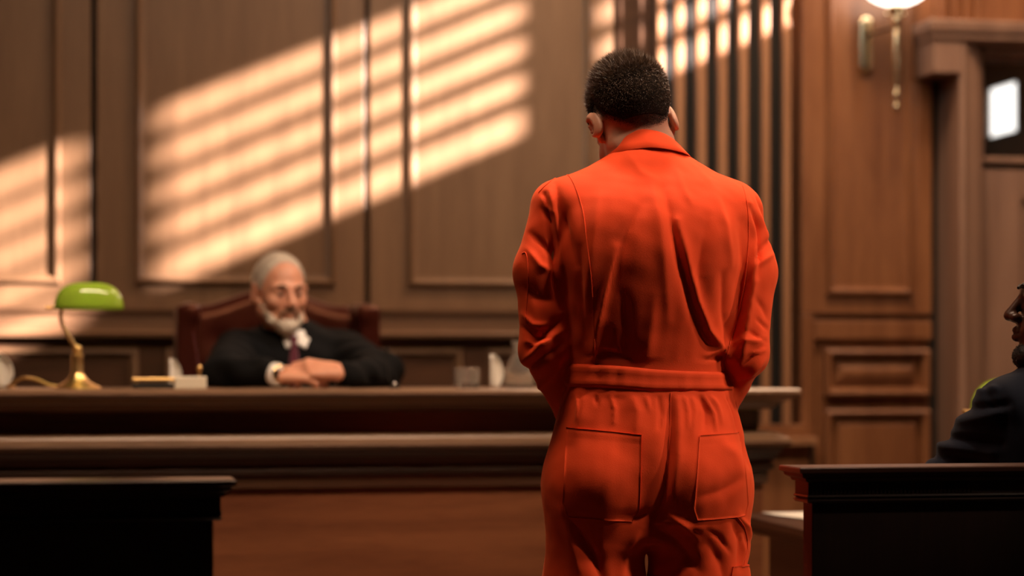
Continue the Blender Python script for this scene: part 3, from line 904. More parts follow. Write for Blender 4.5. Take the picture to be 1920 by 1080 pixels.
tors = Sections([  # z, cx, cy, halfwidth, back, front, power
    (.80, .003, -.005, .150, .085, .080, 2.2), (.88, .004, -.005, .188, .104, .095, 2.25), (.94, .004, -.005, .196, .114, .100, 2.3),
    (1.00, .004, -.002, .190, .114, .100, 2.3), (1.06, .003, .002, .174, .104, .100, 2.3), (1.10, .003, .004, .163, .095, .100, 2.3),
    (1.14, .003, .006, .158, .093, .100, 2.3), (1.20, .008, .006, .165, .103, .105, 2.3), (1.28, .011, .002, .178, .116, .112, 2.35),
    (1.36, .011, .000, .190, .124, .118, 2.4), (1.42, .009, .004, .194, .122, .118, 2.4), (1.465, .007, .012, .186, .112, .108, 2.3),
    (1.497, .000, .021, .172, .096, .098, 2.2), (1.525, -.002, .030, .146, .080, .085, 2.1), (1.552, .003, .037, .097, .072, .074, 2.0),
    (1.573, .005, .042, .062, .060, .066, 2.0), (1.581, .005, .046, .052, .050, .058, 2.0)])
ARM_L = [A(-.168, .012, 1.452), A(-.203, .000, 1.33), A(-.200, -.012, 1.178), A(-.118, .155, 1.02), A(-.055, .215, .955)]
ARM_R = [A(.172, .012, 1.440), A(.197, .000, 1.33), A(.190, -.012, 1.172), A(.124, .155, 1.02), A(.060, .215, .955)]
RAD = [.060, .0555, .047, .042, .037]
def armf(P, pts, rs, k=.03):
    d = smin(cap(P, pts[0], pts[1], rs[0], rs[1]), cap(P, pts[1], pts[2], rs[1], rs[2]), .02)
    e = smin(cap(P, pts[2], pts[3], rs[2], rs[3]), cap(P, pts[3], pts[4], rs[3], rs[4]), .02)
    return smin(d, e, .015)
def legf(P, s_, rs=(.103, .093, .082, .080, .080)):
    Q_ = P.copy()
    h, k, a = A(s_ * .096, .0, .90), A(s_ * .112, .01, .50), A(s_ * .118, -.005, .06)
    m_ = h * .5 + k * .5
    P2 = Q_.copy()
    d = smin(cap(P2, h, m_, rs[0], rs[1]), cap(P2, m_, k, rs[1], rs[2]), .03)
    return smin(d, cap(P2, k, a, rs[3], rs[4]), .03)
def suit(P):
    t = tors(P)
    al = armf(P, ARM_L, RAD); ar = armf(P, ARM_R, RAD)
    # shoulder caps
    sh = smin(ell(P, (-.148, .018, 1.463), (.075, .068, .058)), ell(P, (.155, .018, 1.450), (.075, .068, .056)), .01)
    t = smin(t, sh, .03)
    t = smin(t, al, .013); t = smin(t, ar, .013)
    # buttocks
    b = smin(ell(P, (-.084, -.042, .915), (.090, .084, .105)), ell(P, (.092, -.042, .915), (.090, .084, .105)), .022)
    t = smin(t, b, .03)
    l = smin(legf(P, -1), legf(P, 1), .012)
    d = smin(t, l, .035)
    # open leg hems and cuffs are cut flat
    d = smax(d, .045 - P[:, 2], .004)
    return d

# folds: (points in px of the measured back view -> metres), width m, height m (+ ridge / - crease), asymmetry
def SP(*pts): return np.array([(lx_(a), lz_(b)) for a, b in pts])
FOLDS = [
    (SP((1238, 360), (1252, 433), (1268, 500), (1290, 575), (1322, 650)), .011, -.0085, .3),
    (SP((1262, 420), (1282, 500), (1300, 565), (1322, 620), (1352, 655), (1370, 685)), .010, .0075, 0),
    (SP((1215, 350), (1232, 430), (1240, 520), (1245, 600)), .016, .0045, 0),
    (SP((1150, 470), (1133, 547), (1118, 620), (1110, 680)), .010, .0085, 0),
    (SP((1195, 390), (1170, 440), (1150, 500), (1128, 580)), .016, -.0065, 0),
    (SP((1120, 380), (1112, 450), (1100, 540), (1088, 640)), .016, .005, 0),
    (SP((1085, 470), (1090, 560), (1096, 640)), .010, -.005, 0),
    (SP((1318, 415), (1308, 470), (1300, 520), (1310, 580)), .018, -.0075, 0),
    (SP((1338, 375), (1352, 430), (1362, 500)), .012, .006, 0),
    (SP((1403, 385), (1412, 450), (1407, 530), (1393, 620), (1384, 690)), .008, .0075, 0),
    (SP((1385, 420), (1388, 500), (1378, 590), (1362, 660)), .010, -.006, 0),
    (SP((1345, 520), (1350, 590), (1362, 640)), .010, -.005, 0),
    (SP((1296, 300), (1320, 340), (1345, 370)), .012, .0035, 0),
    (SP((1180, 300), (1200, 330), (1225, 345)), .012, .003, 0),
    (SP((1262, 320), (1275, 360), (1290, 390)), .008, .003, 0),
    (SP((1220, 560), (1215, 620), (1205, 680)), .018, .004, 0),
    (SP((1165, 560), (1168, 620), (1172, 680)), .012, -.004, 0),
    # shoulder / armhole creases, left
    (SP((1040, 345), (1048, 400), (1062, 450), (1078, 500)), .009, -.006, 0),
    (SP((1018, 365), (1026, 410), (1035, 455), (1040, 520), (1050, 580)), .006, -.009, 0),
    (SP((1030, 360), (1042, 410), (1046, 460), (1052, 520)), .006, .006, 0),
    (SP((1060, 400), (1050, 440), (1042, 480)), .010, -.005, 0),
    (SP((995, 440), (1015, 460), (1036, 482)), .007, -.0055, 0),
    (SP((990, 470), (1012, 500), (1036, 512)), .008, .0045, 0),
    (SP((982, 540), (1005, 560), (1035, 565)), .010, -.004, 0),
    (SP((985, 695), (1015, 672), (1052, 645)), .007, -.006, 0),
    (SP((985, 675), (1010, 652), (1048, 622)), .007, .006, 0),
    (SP((990, 655), (1020, 625), (1050, 600)), .008, -.006, 0),
    (SP((1005, 735), (1030, 705), (1052, 680)), .008, .005, 0),
    # right sleeve
    (SP((1402, 390), (1418, 430), (1420, 480), (1412, 520)), .006, -.009, 0),
    (SP((1412, 490), (1425, 470), (1442, 448)), .005, -.006, 0),
    (SP((1414, 500), (1430, 488), (1444, 478)), .006, .005, 0),
    (SP((1420, 400), (1432, 430), (1438, 460)), .008, .005, 0),
    (SP((1408, 560), (1425, 580), (1436, 600)), .008, -.004, 0),
    (SP((1380, 690), (1400, 672), (1420, 655)), .007, -.007, 0),
    (SP((1384, 712), (1405, 695), (1425, 675)), .007, .006, 0),
    (SP((1390, 640), (1410, 640), (1430, 635)), .007, .005, 0),
    # seat
    (SP((1251, 738), (1249, 790), (1245, 850), (1236, 914), (1218, 975)), .010, -.0090, 0),
    (SP((1262, 745), (1264, 800), (1262, 860), (1252, 920)), .012, .005, 0),
    (SP((1305, 738), (1316, 770), (1312, 800)), .008, -.0055, 0),
    (SP((1325, 738), (1338, 760), (1345, 790)), .007, .005, 0),
    (SP((1290, 735), (1296, 770), (1290, 810)), .008, .004, 0),
    (SP((1360, 745), (1376, 790), (1392, 830), (1400, 870)), .007, -.0055, 0),
    (SP((1376, 740), (1388, 780), (1402, 815)), .006, .004, 0),
    (SP((1180, 738), (1190, 770), (1186, 810)), .012, .004, 0),
    (SP((1095, 740), (1088, 780), (1075, 820)), .012, .004, 0),
    (SP((1345, 830), (1368, 850), (1380, 890), (1370, 920)), .014, .005, 0),
    (SP((1300, 925), (1340, 915), (1385, 890)), .012, -.005, 0),
    (SP((1150, 960), (1190, 965), (1222, 955)), .012, -.005, 0),
    # gathers under the band, elbow and knee-side creases
    (SP((1078, 736), (1082, 762), (1080, 785)), .0035, .0035, 0), (SP((1112, 737), (1116, 758)), .0035, -.003, 0), (SP((1140, 738), (1148, 765), (1146, 790)), .004, .003, 0),
    (SP((1205, 738), (1212, 768)), .004, .003, 0), (SP((1228, 738), (1232, 775), (1228, 800)), .0045, -.0035, 0), (SP((1275, 738), (1282, 772), (1280, 800)), .0045, .0035, 0),
    (SP((1312, 738), (1330, 775), (1334, 806)), .004, .004, 0), (SP((1352, 738), (1366, 768), (1372, 800)), .004, .0045, 0), (SP((1358, 742), (1374, 776), (1386, 806)), .0035, -.0045, 0),
    (SP((1100, 670), (1130, 660), (1160, 664)), .006, -.003, 0), (SP((1300, 684), (1335, 672), (1366, 668)), .005, -.004, 0), (SP((1320, 668), (1350, 655), (1372, 640)), .005, .004, 0),
    (SP((980, 590), (1000, 610), (1030, 612)), .005, .0045, 0), (SP((978, 612), (1000, 632), (1026, 634)), .004, -.0045, 0), (SP((986, 640), (1004, 648), (1030, 640)), .004, .004, 0),
    (SP((1412, 600), (1426, 612), (1436, 618)), .004, -.004, 0), (SP((1400, 664), (1418, 660), (1430, 656)), .0035, .0045, 0), (SP((1396, 622), (1414, 634), (1432, 640)), .004, -.004, 0),
    (SP((1014, 372), (1022, 392), (1036, 402)), .004, .004, 0), (SP((1012, 392), (1022, 410), (1034, 424)), .0035, -.004, 0), (SP((1420, 372), (1430, 396), (1436, 430)), .004, -.0045, 0),
    (SP((1316, 985), (1340, 1000), (1362, 1030)), .005, -.004, 0), (SP((1250, 960), (1275, 975), (1300, 1004)), .005, .004, 0), (SP((1385, 1000), (1390, 1030), (1386, 1055)), .0035, .0045, 0),
    # legs
    (SP((1066, 966), (1088, 1000), (1112, 1040), (1130, 1090)), .012, -.008, 0),
    (SP((1052, 950), (1066, 1000), (1082, 1060)), .012, .006, 0),
    (SP((1196, 985), (1170, 1030), (1158, 1080)), .014, .006, 0),
    (SP((1225, 985), (1262, 1010), (1300, 1060)), .014, -.007, 0),
    (SP((1215, 970), (1262, 975), (1320, 985)), .014, .006, 0),
    (SP((1375, 960), (1396, 985), (1404, 1015), (1398, 1050)), .006, .0065, 0),
    (SP((1368, 975), (1382, 1010), (1378, 1060)), .009, -.006, 0),
    (SP((1405, 990), (1409, 1020), (1404, 1060)), .005, -.005, 0),
    (SP((1320, 1010), (1345, 1050), (1355, 1100)), .012, -.005, 0),
]
def seg_d(Pxz, A_, B_):
    pa = Pxz - A_; ba = B_ - A_
    h = np.clip(pa @ ba / max(ba @ ba, 1e-12), 0, 1)
    return np.linalg.norm(pa - h[:, None] * ba, axis=1), h
def fold_disp(V, N):
    X = V[:, [0, 2]]; D_ = np.zeros(len(V))
    back = sstep(.15, -.30, N[:, 1])
    for pts, wd, amp, _ in FOLDS:
        lo_ = pts.min(0) - 4 * wd; hi_ = pts.max(0) + 4 * wd
        m_ = ((X > lo_) & (X < hi_)).all(1) & (back > 0)
        if not m_.any(): continue
        Xs = X[m_]; best = np.full(len(Xs), 9.); par = np.zeros(len(Xs)); n = len(pts) - 1
        for i in range(n):
            dd, h = seg_d(Xs, pts[i], pts[i + 1]); c = dd < best
            best[c] = dd[c]; par[c] = (i + h[c]) / n
        tap = np.sin(np.pi * np.clip(par * .86 + .07, 0, 1)) ** .6
        k = 1.0
        D_[m_] += 1.35 * amp * np.exp(-(best / (wd * .92)) ** 1.45) * tap
    # broad, soft unevenness of the cloth
    Rn = 0
    for i in range(26):
        kdir = rng2.normal(0, 1, 3) * np.array([38, 38, 16]); ph = rng2.random() * 6.28
        Rn = Rn + np.sin(V @ kdir + ph)
    D_ += .00042 * Rn
    fine = 0
    for i in range(16):
        kdir = rng2.normal(0, 1, 3) * np.array([110, 110, 60]); ph = rng2.random() * 6.28
        fine = fine + np.sin(V @ kdir + ph)
    D_ += .00010 * fine
    band = sstep(.042, .028, np.abs(V[:, 2] - 1.120)); D_ *= (1 - .96 * band * (np.abs(V[:, 0]) < .172) * (V[:, 1] < .12))
    # trouser and sleeve bunching low down
    low_ = sstep(.32, .10, V[:, 2]); D_ += low_ * .004 * np.sin(V[:, 2] * 130 + 6 * V[:, 0])
    return V + N * D_[:, None]
rng2 = np.random.default_rng(11)
robe_m = None
M['orange'] = cloth('orange_cotton', (.76, .060, .012), .78, .25, .5, .06, 700, (1, .35, .15))
js, jV, jQ = sdf_obj('jumpsuit', suit, (-.32, -.22, .03), (.32, .34, 1.64), .0042, M['orange'], man, 2, fold_disp)
bvh = BVHTree.FromPolygons([Vector(v) for v in jV], [tuple(q) for q in jQ])

def on_back(x, z, off=0.0, dirn=(0, 1, 0), start=(None, -.6, None)):
    o_ = Vector((x, -.6, z)); h = bvh.ray_cast(o_, Vector((0, 1, 0)))
    if h[0] is None: return None
    return h[0] + h[1] * (off if h[1].y < 0 else -off)

def patch(name, poly, off=.0022, step=.006):
    """a sewn-on piece of cloth: polygon rows between left and right edge lines, laid on the back of the suit"""
    (tl, tr, br, bl) = [np.array((lx_(a), lz_(b))) for a, b in poly]
    nu, nv = 30, 34; V, Q = [], []
    for lay in (0, 1):
        for j in range(nv):
            v = j / (nv - 1)
            for i in range(nu):
                u = i / (nu - 1)
                p = (tl * (1 - u) + tr * u) * (1 - v) + (bl * (1 - u) + br * u) * v
                cut = max(0, (v - .86) / .14)                       # clipped lower corners
                if cut > 0:
                    cxm = ((tl + tr) * (1 - v) / 2 + (bl + br) * v / 2)
                    p = cxm + (p - cxm) * (1 - .16 * cut)
                e = min(u, 1 - u, v, 1 - v)
                hem = .0010 if .02 < v < .075 or v < .01 else 0
                o_ = off * (1.0 if lay == 0 else -.6) + (hem if lay == 0 else 0) - (.0009 if (lay == 0 and .018 < e < .03 and v > .08) else 0)
                c = on_back(p[0], p[1], o_)
                V.append(tuple(c) if c is not None else (p[0], 0, p[1]))
    n = nu * nv
    for lay in (0, 1):
        for j in range(nv - 1):
            for i in range(nu - 1):
                q = [lay * n + j * nu + i, lay * n + j * nu + i + 1, lay * n + (j + 1) * nu + i + 1, lay * n + (j + 1) * nu + i]
                Q.append(q[::-1] if lay == 0 else q)
    bd = [i for i in range(nu)] + [j * nu + nu - 1 for j in range(1, nv)] + [(nv - 1) * nu + i for i in range(nu - 2, -1, -1)] + [j * nu for j in range(nv - 2, 0, -1)]
    for k in range(len(bd)):
        a_, b_ = bd[k], bd[(k + 1) % len(bd)]; Q.append((b_, a_, a_ + n, b_ + n))
    o = from_arrays(name, V, Q, M['orange'], js)
    return o
patch('back_pocket', [(1062, 800), (1196, 812), (1192, 972), (1052, 962)])
patch('back_pocket', [(1302, 814), (1380, 810), (1398, 962), (1290, 968)])
patch('tool_loop', [(1366, 1056), (1404, 1058), (1403, 1084), (1362, 1082)], .0035)

def welt(pxpts, r=.0011, name='seam', off=.0004, n=10):
    pts = []
    c = curve_pts([(lx_(a), 0, lz_(b)) for a, b in pxpts], n)
    for p in c:
        h = on_back(p.x, p.z, off)
        if h is not None: pts.append(h)
    if len(pts) > 2: return pts
    return None
def seams(lists, r=.0011):
    m_ = MB()
    for l in lists:
        p = welt(l)
        if p: m_.tube(p, r, 6)
    return m_
sm = seams([
    [(1060, 320), (1076, 352), (1090, 400), (1096, 450), (1104, 520), (1110, 600), (1113, 683)],
    [(1391, 350), (1397, 400), (1398, 450), (1392, 520), (1380, 590), (1362, 650), (1352, 695)],
    [(1251, 736), (1249, 800), (1244, 870), (1234, 930), (1216, 985)],
    [(1372, 962), (1390, 985), (1398, 1020), (1390, 1056)],
    [(1060, 320), (1042, 333), (1022, 350), (1010, 362)],
    [(979, 477), (987, 480), (990, 530), (985, 600)],
])
sm.build('seams', M['orange'], js, smooth=True)

# waistband: a ring of double cloth with rolled edges
def band(name, z0f, z1f, off, n=96, rows=7):
    V, Q = [], []
    R_ = []
    for j in range(rows):
        v = j / (rows - 1)
        ring = []
        for i in range(n):
            th = 2 * math.pi * i / n
            x0 = math.sin(th)
            zz0 = z0f(x0); zz1 = z1f(x0); z = zz0 * (1 - v) + zz1 * v
            cx_, cy_, a_, bb_, bf_, pw = [float(q) for q in tors.at(z)]
            c, s_ = math.sin(th), -math.cos(th)
            b_ = bb_ if s_ < 0 else bf_
            r_ = (abs(c / a_) ** pw + abs(s_ / b_) ** pw) ** (-1 / pw)
            e = off + (.0016 if j in (1, rows - 2) else 0) - (.003 if j in (0, rows - 1) else 0)
            k = r_ + e + .0012 * math.sin(th * 23) * (1 if abs(c) > .5 else .3)
            ring.append((cx_ + k * c, cy_ + k * s_, z))
        R_.append(ring)
    m_ = MB(); m_.loops(R_, close_ends=False)
    o = m_.build(name, M['orange'], js, smooth=True, angle=80)
    s__ = o.modifiers.new('thick', 'SOLIDIFY'); s__.thickness = .002; s__.offset = -1
    return o
band('waistband', lambda x: lz_(728 + 6 * x * .6 + 4 * (1 - abs(x))), lambda x: lz_(690 + 8 * x + 2 * (1 - abs(x))), .0042)

# collar: folded stand collar, open at the throat
def collar():
    nth = 60; V, Q = [], []
    prof = [  # (t along cross-section) inner bottom -> top -> outer bottom
        (.0, .006, 0), (.35, .004, 0), (.75, .003, 0), (1.0, .005, 0), (1.03, .009, 0), (.98, .013, 1), (.7, .017, 1), (.35, .021, 1), (.0, .0245, 1), (-.03, .0235, 1), (-.02, .020, 1), (.3, .0165, 1), (.6, .0125, 1)]
    rings = []
    for i in range(nth):
        th = math.radians(-158 + 316 * i / (nth - 1))       # 0 = back
        x, y = math.sin(th), -math.cos(th)
        f_ = (1 - math.cos(th)) / 2                            # 0 back .. 1 front
        zb_ = 1.572 - .004 * abs(math.sin(th)) - .030 * f_
        zt_ = 1.609 - .004 * x - .002 * abs(math.sin(th)) ** 2 - .030 * f_
        ax, ay = .045, (.0420 if y < 0 else .050)
        ring = []
        for t, o_, outer in prof:
            z = zb_ + (zt_ - zb_) * t
            lean = (1 - t) * .010
            wav = .0008 * math.sin(th * 9 + t * 3)
            cx_ = .002 + .006 * (1 - t); cy_ = .052 - .010 * (1 - t)
            ring.append((cx_ + (ax + o_ + lean * 1.7 + wav) * x, cy_ + (ay + o_ * (.9 if y < 0 else 1) + lean * .7 + wav) * y, z))
        rings.append(ring)
    m_ = MB(); m_.loops(rings)
    return m_.build('collar', M['orange'], js, smooth=True, angle=70)
collar()
# cuffs
for pts in (ARM_L, ARM_R):
    a_, b_ = Vector(pts[3]), Vector(pts[4]); d_ = (b_ - a_).normalized()
    m_ = MB(); m_.tube([b_ - d_ * .02, b_ + d_ * .0, b_ + d_ * .035, b_ + d_ * .038, b_ + d_ * .03], [.040, .041, .040, .036, .034], 28)
    m_.build('cuff', M['orange'], js, smooth=True)

HC = A(-.023, .078, 1.625); HR = rotm(0, 0, 180)
# the face looks along +y (away), bowed forwards and turned a little to his left
HRm = np.array(Euler((0, math.radians(-7), 0)).to_matrix()) @ np.array(Matrix.Rotation(math.radians(17), 3, 'Z')) @ np.array(Matrix.Rotation(math.radians(-34), 3, 'X')) @ HR
HS = .97
hf = head_fn(HC, HRm, HS, jawk=1.05)
skin_m = skin('light_skin', (.46, .20, .12), (.56, .27, .17))
def man_hands():
    a = hand_prims(ARM_L[4] + A(.012, .018, -.018), (.75, .25, -.62), (-.3, .9, .1), 1, (.5, .5, .3), .98)
    b = hand_prims(ARM_R[4] + A(-.012, .040, -.022), (-.72, .22, -.65), (.3, .9, .1), -1, (.5, .5, .3), .98)
    return a, b
mh = man_hands()
NECK = ((-.016, .072, 1.60), (.002, .045, 1.52), .050, .060)
def man_body(P):
    d = hf(P)
    d = smin(d, cap(P, *NECK), .03)
    d = smin(d, tors(P, -.014), .025)
    al = armf(P, ARM_L, [r - .014 for r in RAD]); ar = armf(P, ARM_R, [r - .014 for r in RAD])
    d = smin(d, al, .02); d = smin(d, ar, .02)
    for s_ in (-1, 1):
        d = smin(d, legf(P, s_, (.082, .072, .056, .052, .042)), .02)
    for caps in mh: d = smin(d, hand_sdf(P, caps), .012)
    d = smin(d, cap(P, (-.118, -.01, .05), (-.13, .10, .03), .035, .025), .02)
    d = smin(d, cap(P, (.118, -.01, .05), (.13, .10, .03), .035, .025), .02)
    return d
body, bV, bQ = sdf_obj('body', man_body, (-.30, -.2, .0), (.30, .36, 1.80), .0040, skin_m, man, 0)
# shoes
m_sh = plain('shoe_canvas', (.30, .27, .24), .7)
for s_ in (-1, 1):
    fsh = lambda P, s_=s_: smax(smin(smin(cap(P, (s_ * .118, -.03, .042), (s_ * .134, .13, .030), .042, .036), ell(P, (s_ * .132, .10, .036), (.048, .075, .036)), .02), cap(P, (s_ * .118, -.01, .04), (s_ * .118, -.01, .085), .046, .044), .02), .002 - P[:, 2], .004)
    sdf_obj('shoe', fsh, (s_ * .13 - .08, -.1, -.01), (s_ * .13 + .08, .20, .14), .006, m_sh, man, 1)

# hair: close cap over the scalp plus short strands, fading out towards the nape
def headloc(P): return ((P - HC) @ HRm) / HS
hair_m = plain('dark_brown_hair', (.012, .007, .0045), .95); hair_m.node_tree.nodes['Principled BSDF'].inputs['Specular IOR Level'].default_value = .1
def hairline(q):
    """>0 inside the hair: above the ears, down the back to the nape"""
    y, z = q[:, 1], q[:, 2]
    low_ = np.interp(y, [-.10, -.055, -.03, -.012, .012, .030, .045, .062, .12], [.062, .055, .030, -.002, .034, .030, -.004, -.046, -.064])
    return z - low_
def hair_cap(P):
    q = headloc(P)
    th = .0001 + .0050 * sstep(.0, .08, hairline(q)) + .0040 * sstep(.06, .125, hairline(q))
    body_ = smin(hf(P), cap(P, *NECK), .03)
    base = smin(ell(q, (0, .017, .034), (.078, .101, .095)), body_ / HS, .004)
    d = (base - th) * HS
    return smax(d, -(hairline(q) - .012) * HS * .9, .002)
hV, hQ = sdf_mesh(hair_cap, HC - .16, HC + .17, .0032)
hair = from_arrays('hair', hV, hQ, hair_m, man)
n = 42000
pts = sample_surface(hV, hQ, n, lambda c: (hairline(headloc(c)) > .002) * 1.0 * (.5 + sstep(.0, .05, hairline(headloc(c))) + 1.2 * sstep(.07, .12, headloc(c)[:, 2])))
q = headloc(pts)
g, _ = grad(hair_cap, pts); nr = g / np.linalg.norm(g, axis=1)[:, None]
fh = (HRm @ np.array([0, -.55, .1]))
top_ = sstep(.045, .125, q[:, 2] + .25 * np.clip(q[:, 1], -.1, .1))
L_h = .0018 + .0026 * sstep(.0, .09, hairline(q)) + .0125 * top_
L_h *= rng.uniform(.6, 1.25, n)
flow = np.outer(1 - top_, HRm @ np.array([0, .1, -.55])) + np.outer(top_, HRm @ np.array([.1, -.2, .75])) + rng.normal(0, .18, (n, 3)) * top_[:, None]
strand_m = plain('hair_strand', (.11, .060, .032), .45)
stub_m = plain('hair_stubble', (.035, .020, .012), .7)
strands('hair_strands', pts - nr * .0006, nr, L_h, nr * (.35 + .5 * top_[:, None]) + flow, .0010, strand_m, hair, 3, .20)
# clipped stubble at the nape, around the ears
st = sample_surface(bV, bQ, 24000, lambda c: ((np.abs(hairline(headloc(c)) - .002) < .026) & (headloc(c)[:, 2] > -.08) & (headloc(c)[:, 2] < .08) & (headloc(c)[:, 1] > -.03) & (np.abs(headloc(c)[:, 0]) < .081)) * 1.0 * np.exp(np.clip(hairline(headloc(c)), -.05, 0) * 90))
g, _ = grad(man_body, st); nr = g / np.linalg.norm(g, axis=1)[:, None]
strands('nape_stubble', st, nr, np.full(len(st), .0022) * rng.uniform(.5, 1.2, len(st)), nr * .4 + (HRm @ np.array([0, .1, -.9])), .0007, stub_m, hair, 2, .2)

# ------------------------------------------------------------------ the judge
jp = W(548, YH, 6.46)
judge = empty('person', (jp.x, jp.y, 0), 0, 'bearded grey-haired judge in a black robe sitting with clasped hands behind the bench', 'person')
JO = np.array([jp.x, jp.y, 0])
jh = W(525, 551, 6.42)
JC = A(jh.x - jp.x, jh.y - jp.y, jh.z)
JR = np.array(Matrix.Rotation(math.radians(17), 3, 'Z')) @ np.array(Matrix.Rotation(math.radians(5), 3, 'X'))
JS = .93
jhf = head_fn(JC, JR, JS, beard=0.0, jawk=1.1, nose=1.15)
jt = Sections([(.60, .0, .05, .17, .12, .12, 2.3), (.80, 0, .04, .17, .13, .13, 2.3), (1.0, 0, .03, .19, .13, .13, 2.3), (1.12, 0, .02, .205, .13, .125, 2.3),
               (1.19, 0, .02, .195, .115, .11, 2.2), (1.235, 0, .02, .155, .09, .085, 2.1), (1.265, -.005, .02, .095, .07, .065, 2), (1.29, -.01, .015, .062, .06, .058, 2)])
jt_ = jt
# forearms on the desk
hL, hR = WY(565, 703, 5.98), WY(618, 703, 5.96)
def LJ(v): return np.array(v) - JO
JAL = [A(-.155, .02, 1.180), A(-.225, -.30, 1.126), LJ(WY(505, 712, 6.00)) * A(1, 1, 0) + A(0, 0, ZD + .040)]
JAR = [A(.155, .02, 1.180), A(.235, -.28, 1.126), LJ(WY(652, 712, 6.00)) * A(1, 1, 0) + A(0, 0, ZD + .034)]
robe_m = cloth('black_robe', (.0045, .0045, .005), .9, .0, .2, .1, 500)
def robe(P):
    Pb = P.copy(); 
    d = jt(P)
    for a in (JAL, JAR):
        e = smin(cap(P, a[0], a[1], .078, .058), cap(P, a[1], a[2], .056, .040), .03)
        d = smin(d, e, .035)
    d = smin(d, smin(ell(P, (-.15, .02, 1.17), (.085, .085, .07)), ell(P, (.15, .02, 1.17), (.085, .085, .07)), .02), .03)
    d = smin(d, cap(P, (-.09, .0, .68), (-.10, -.13, .68), .10, .09), .03)
    d = smin(d, cap(P, (.09, .0, .68), (.10, -.13, .68), .10, .09), .03)
    d = smax(d, (ZD + .003) - P[:, 2] - 10 * (P[:, 1] + .135 > 0), .004)       # sleeves rest flat on the desk
    # V neck opening
    v = cap(P, (.002, -.16, 1.12), (.002, -.10, 1.29), .010, .046)
    return smax(d, -v, .012)
def robe_disp(V, N):
    D_ = .0035 * np.sin(V[:, 0] * 62 + 3 * np.sin(V[:, 2] * 17)) * sstep(1.26, 1.15, V[:, 2])
    D_ += .0030 * np.sin(V @ np.array([40, 66, 52.]))
    D_ *= (V[:, 2] > ZD + .012)
    return V + N * D_[:, None]
rb, rV, rQ = sdf_obj('robe', robe, (-.42, -.56, .52), (.42, .22, 1.34), .0085, robe_m, judge, 2, robe_disp)
wl, wr_ = Vector(JAL[2]), Vector(JAR[2])
cc = (wl + wr_) / 2
jc1 = hand_prims(wl + Vector((.022, -.008, -.004)), (.93, -.20, .05), (-.1, -.45, .85), 1, (.55, .95, .6), 1.0, .02)
jc2 = hand_prims(wr_ + Vector((-.022, -.022, .010)), (-.95, -.05, .12), (.15, -.55, .80), -1, (.45, .85, .6), 1.02, .02)
jskin = skin('ruddy_skin', (.50, .22, .135), (.62, .30, .19))
def judge_body(P):
    d = jhf(P)
    d = smin(d, cap(P, JC + A(.0, .022, -.04), (-.004, .03, 1.22), .058, .064), .03)
    d = smin(d, jt(P, -.018), .03)
    for a in (JAL, JAR):
        d = smin(d, smin(cap(P, a[0], a[1], .048, .042), cap(P, a[1], a[2], .040, .027), .02), .02)
    d = smin(d, smin(cap(P, (-.09, .02, .66), (-.11, -.16, .66), .075, .06), cap(P, (.09, .02, .66), (.11, -.16, .66), .075, .06), .01), .03)
    for s_ in (-1, 1): 
        d = smin(d, cap(P, (s_ * .11, -.13, .64), (s_ * .11, -.10, .26), .055, .04), .02)
        d = smin(d, cap(P, (s_ * .11, -.09, .245), (s_ * .11, -.02 , .245), .035, .035), .02)
    hnd = np.minimum(hand_sdf(P, jc1), hand_sdf(P, jc2))
    d = smin(d, hnd, .008)
    return d
jb_, jbV, jbQ = sdf_obj('body', judge_body, (-.42, -.58, .20), (.42, .22, 1.52), .0042, jskin, judge, 0)
def jl(P): return ((P - JC) @ JR) / JS
grey = plain('grey_hair', (.46, .40, .33), .6); grey2 = plain('grey_beard', (.58, .50, .40), .7); brown_b = plain('moustache_brown', (.20, .12, .07), .7)
def jhairline(q):
    y, z, x = q[:, 1], q[:, 2], np.abs(q[:, 0])
    low_ = np.interp(y, [-.10, -.050, -.038, -.022, -.012, .012, .030, .045, .07, .12], [.125, .108, .060, .020, -.004, .028, .018, -.03, -.05, -.055])
    return z - low_
def jhair(P):
    q = jl(P)
    base = ell(q, (0, .017, .034), (.077, .100, .094))
    base = smin(base, ell(q, (0, .035, -.04), (.058, .052, .05)), .03)
    th = .001 + .004 * sstep(0, .05, jhairline(q))
    return smax((base - th) * JS, -jhairline(q) * JS * .9, .004)
hv, hq = sdf_mesh(jhair, JC - .17, JC + .17, .0042)
hj = from_arrays('hair', hv, hq, grey, judge)
n = 5000; pts = sample_surface(hv, hq, n); g, _ = grad(jhair, pts); nr = g / np.linalg.norm(g, axis=1)[:, None]
strands('hair_strands', pts, nr, .006 * rng.uniform(.5, 1.3, n), nr * .4 + JR @ np.array([0, .5, .1]), .0014, grey, hj, 2, .25)
def jbeard(P):
    q = jl(P); S = np.stack([np.abs(q[:, 0]), q[:, 1], q[:, 2]], 1)
    d = smin(ell(q, (0, -.070, -.096), (.036, .032, .030)), cap(S, (.061, .004, -.022), (.040, -.050, -.080), .013, .021), .02)
    d = smin(d, ell(q, (0, -.064, -.108), (.026, .024, .016)), .02)
    d = smax(d, -ell(q, (0, -.115, -.062), (.024, .03, .010)), .006)
    return d * JS
sdf_obj('beard', jbeard, JC - .17, JC + .17, .0045, grey2, judge, 1, lambda V, N: V + N * (.0018 * np.sin(V @ np.array([420., 300, 250])))[:, None])
def jmous(P):
    q = jl(P); S = np.stack([np.abs(q[:, 0]), q[:, 1], q[:, 2]], 1)
    return smin(cap(S, (.002, -.106, -.0445), (.026, -.090, -.056), .0062, .005), cap(S, (.026, -.090, -.056), (.031, -.080, -.080), .005, .005), .006) * JS
sdf_obj('moustache', jmous, JC - .16, JC + .1, .003, brown_b, judge, 1)
brow_m = plain('brow_brown', (.17, .10, .06), .8)
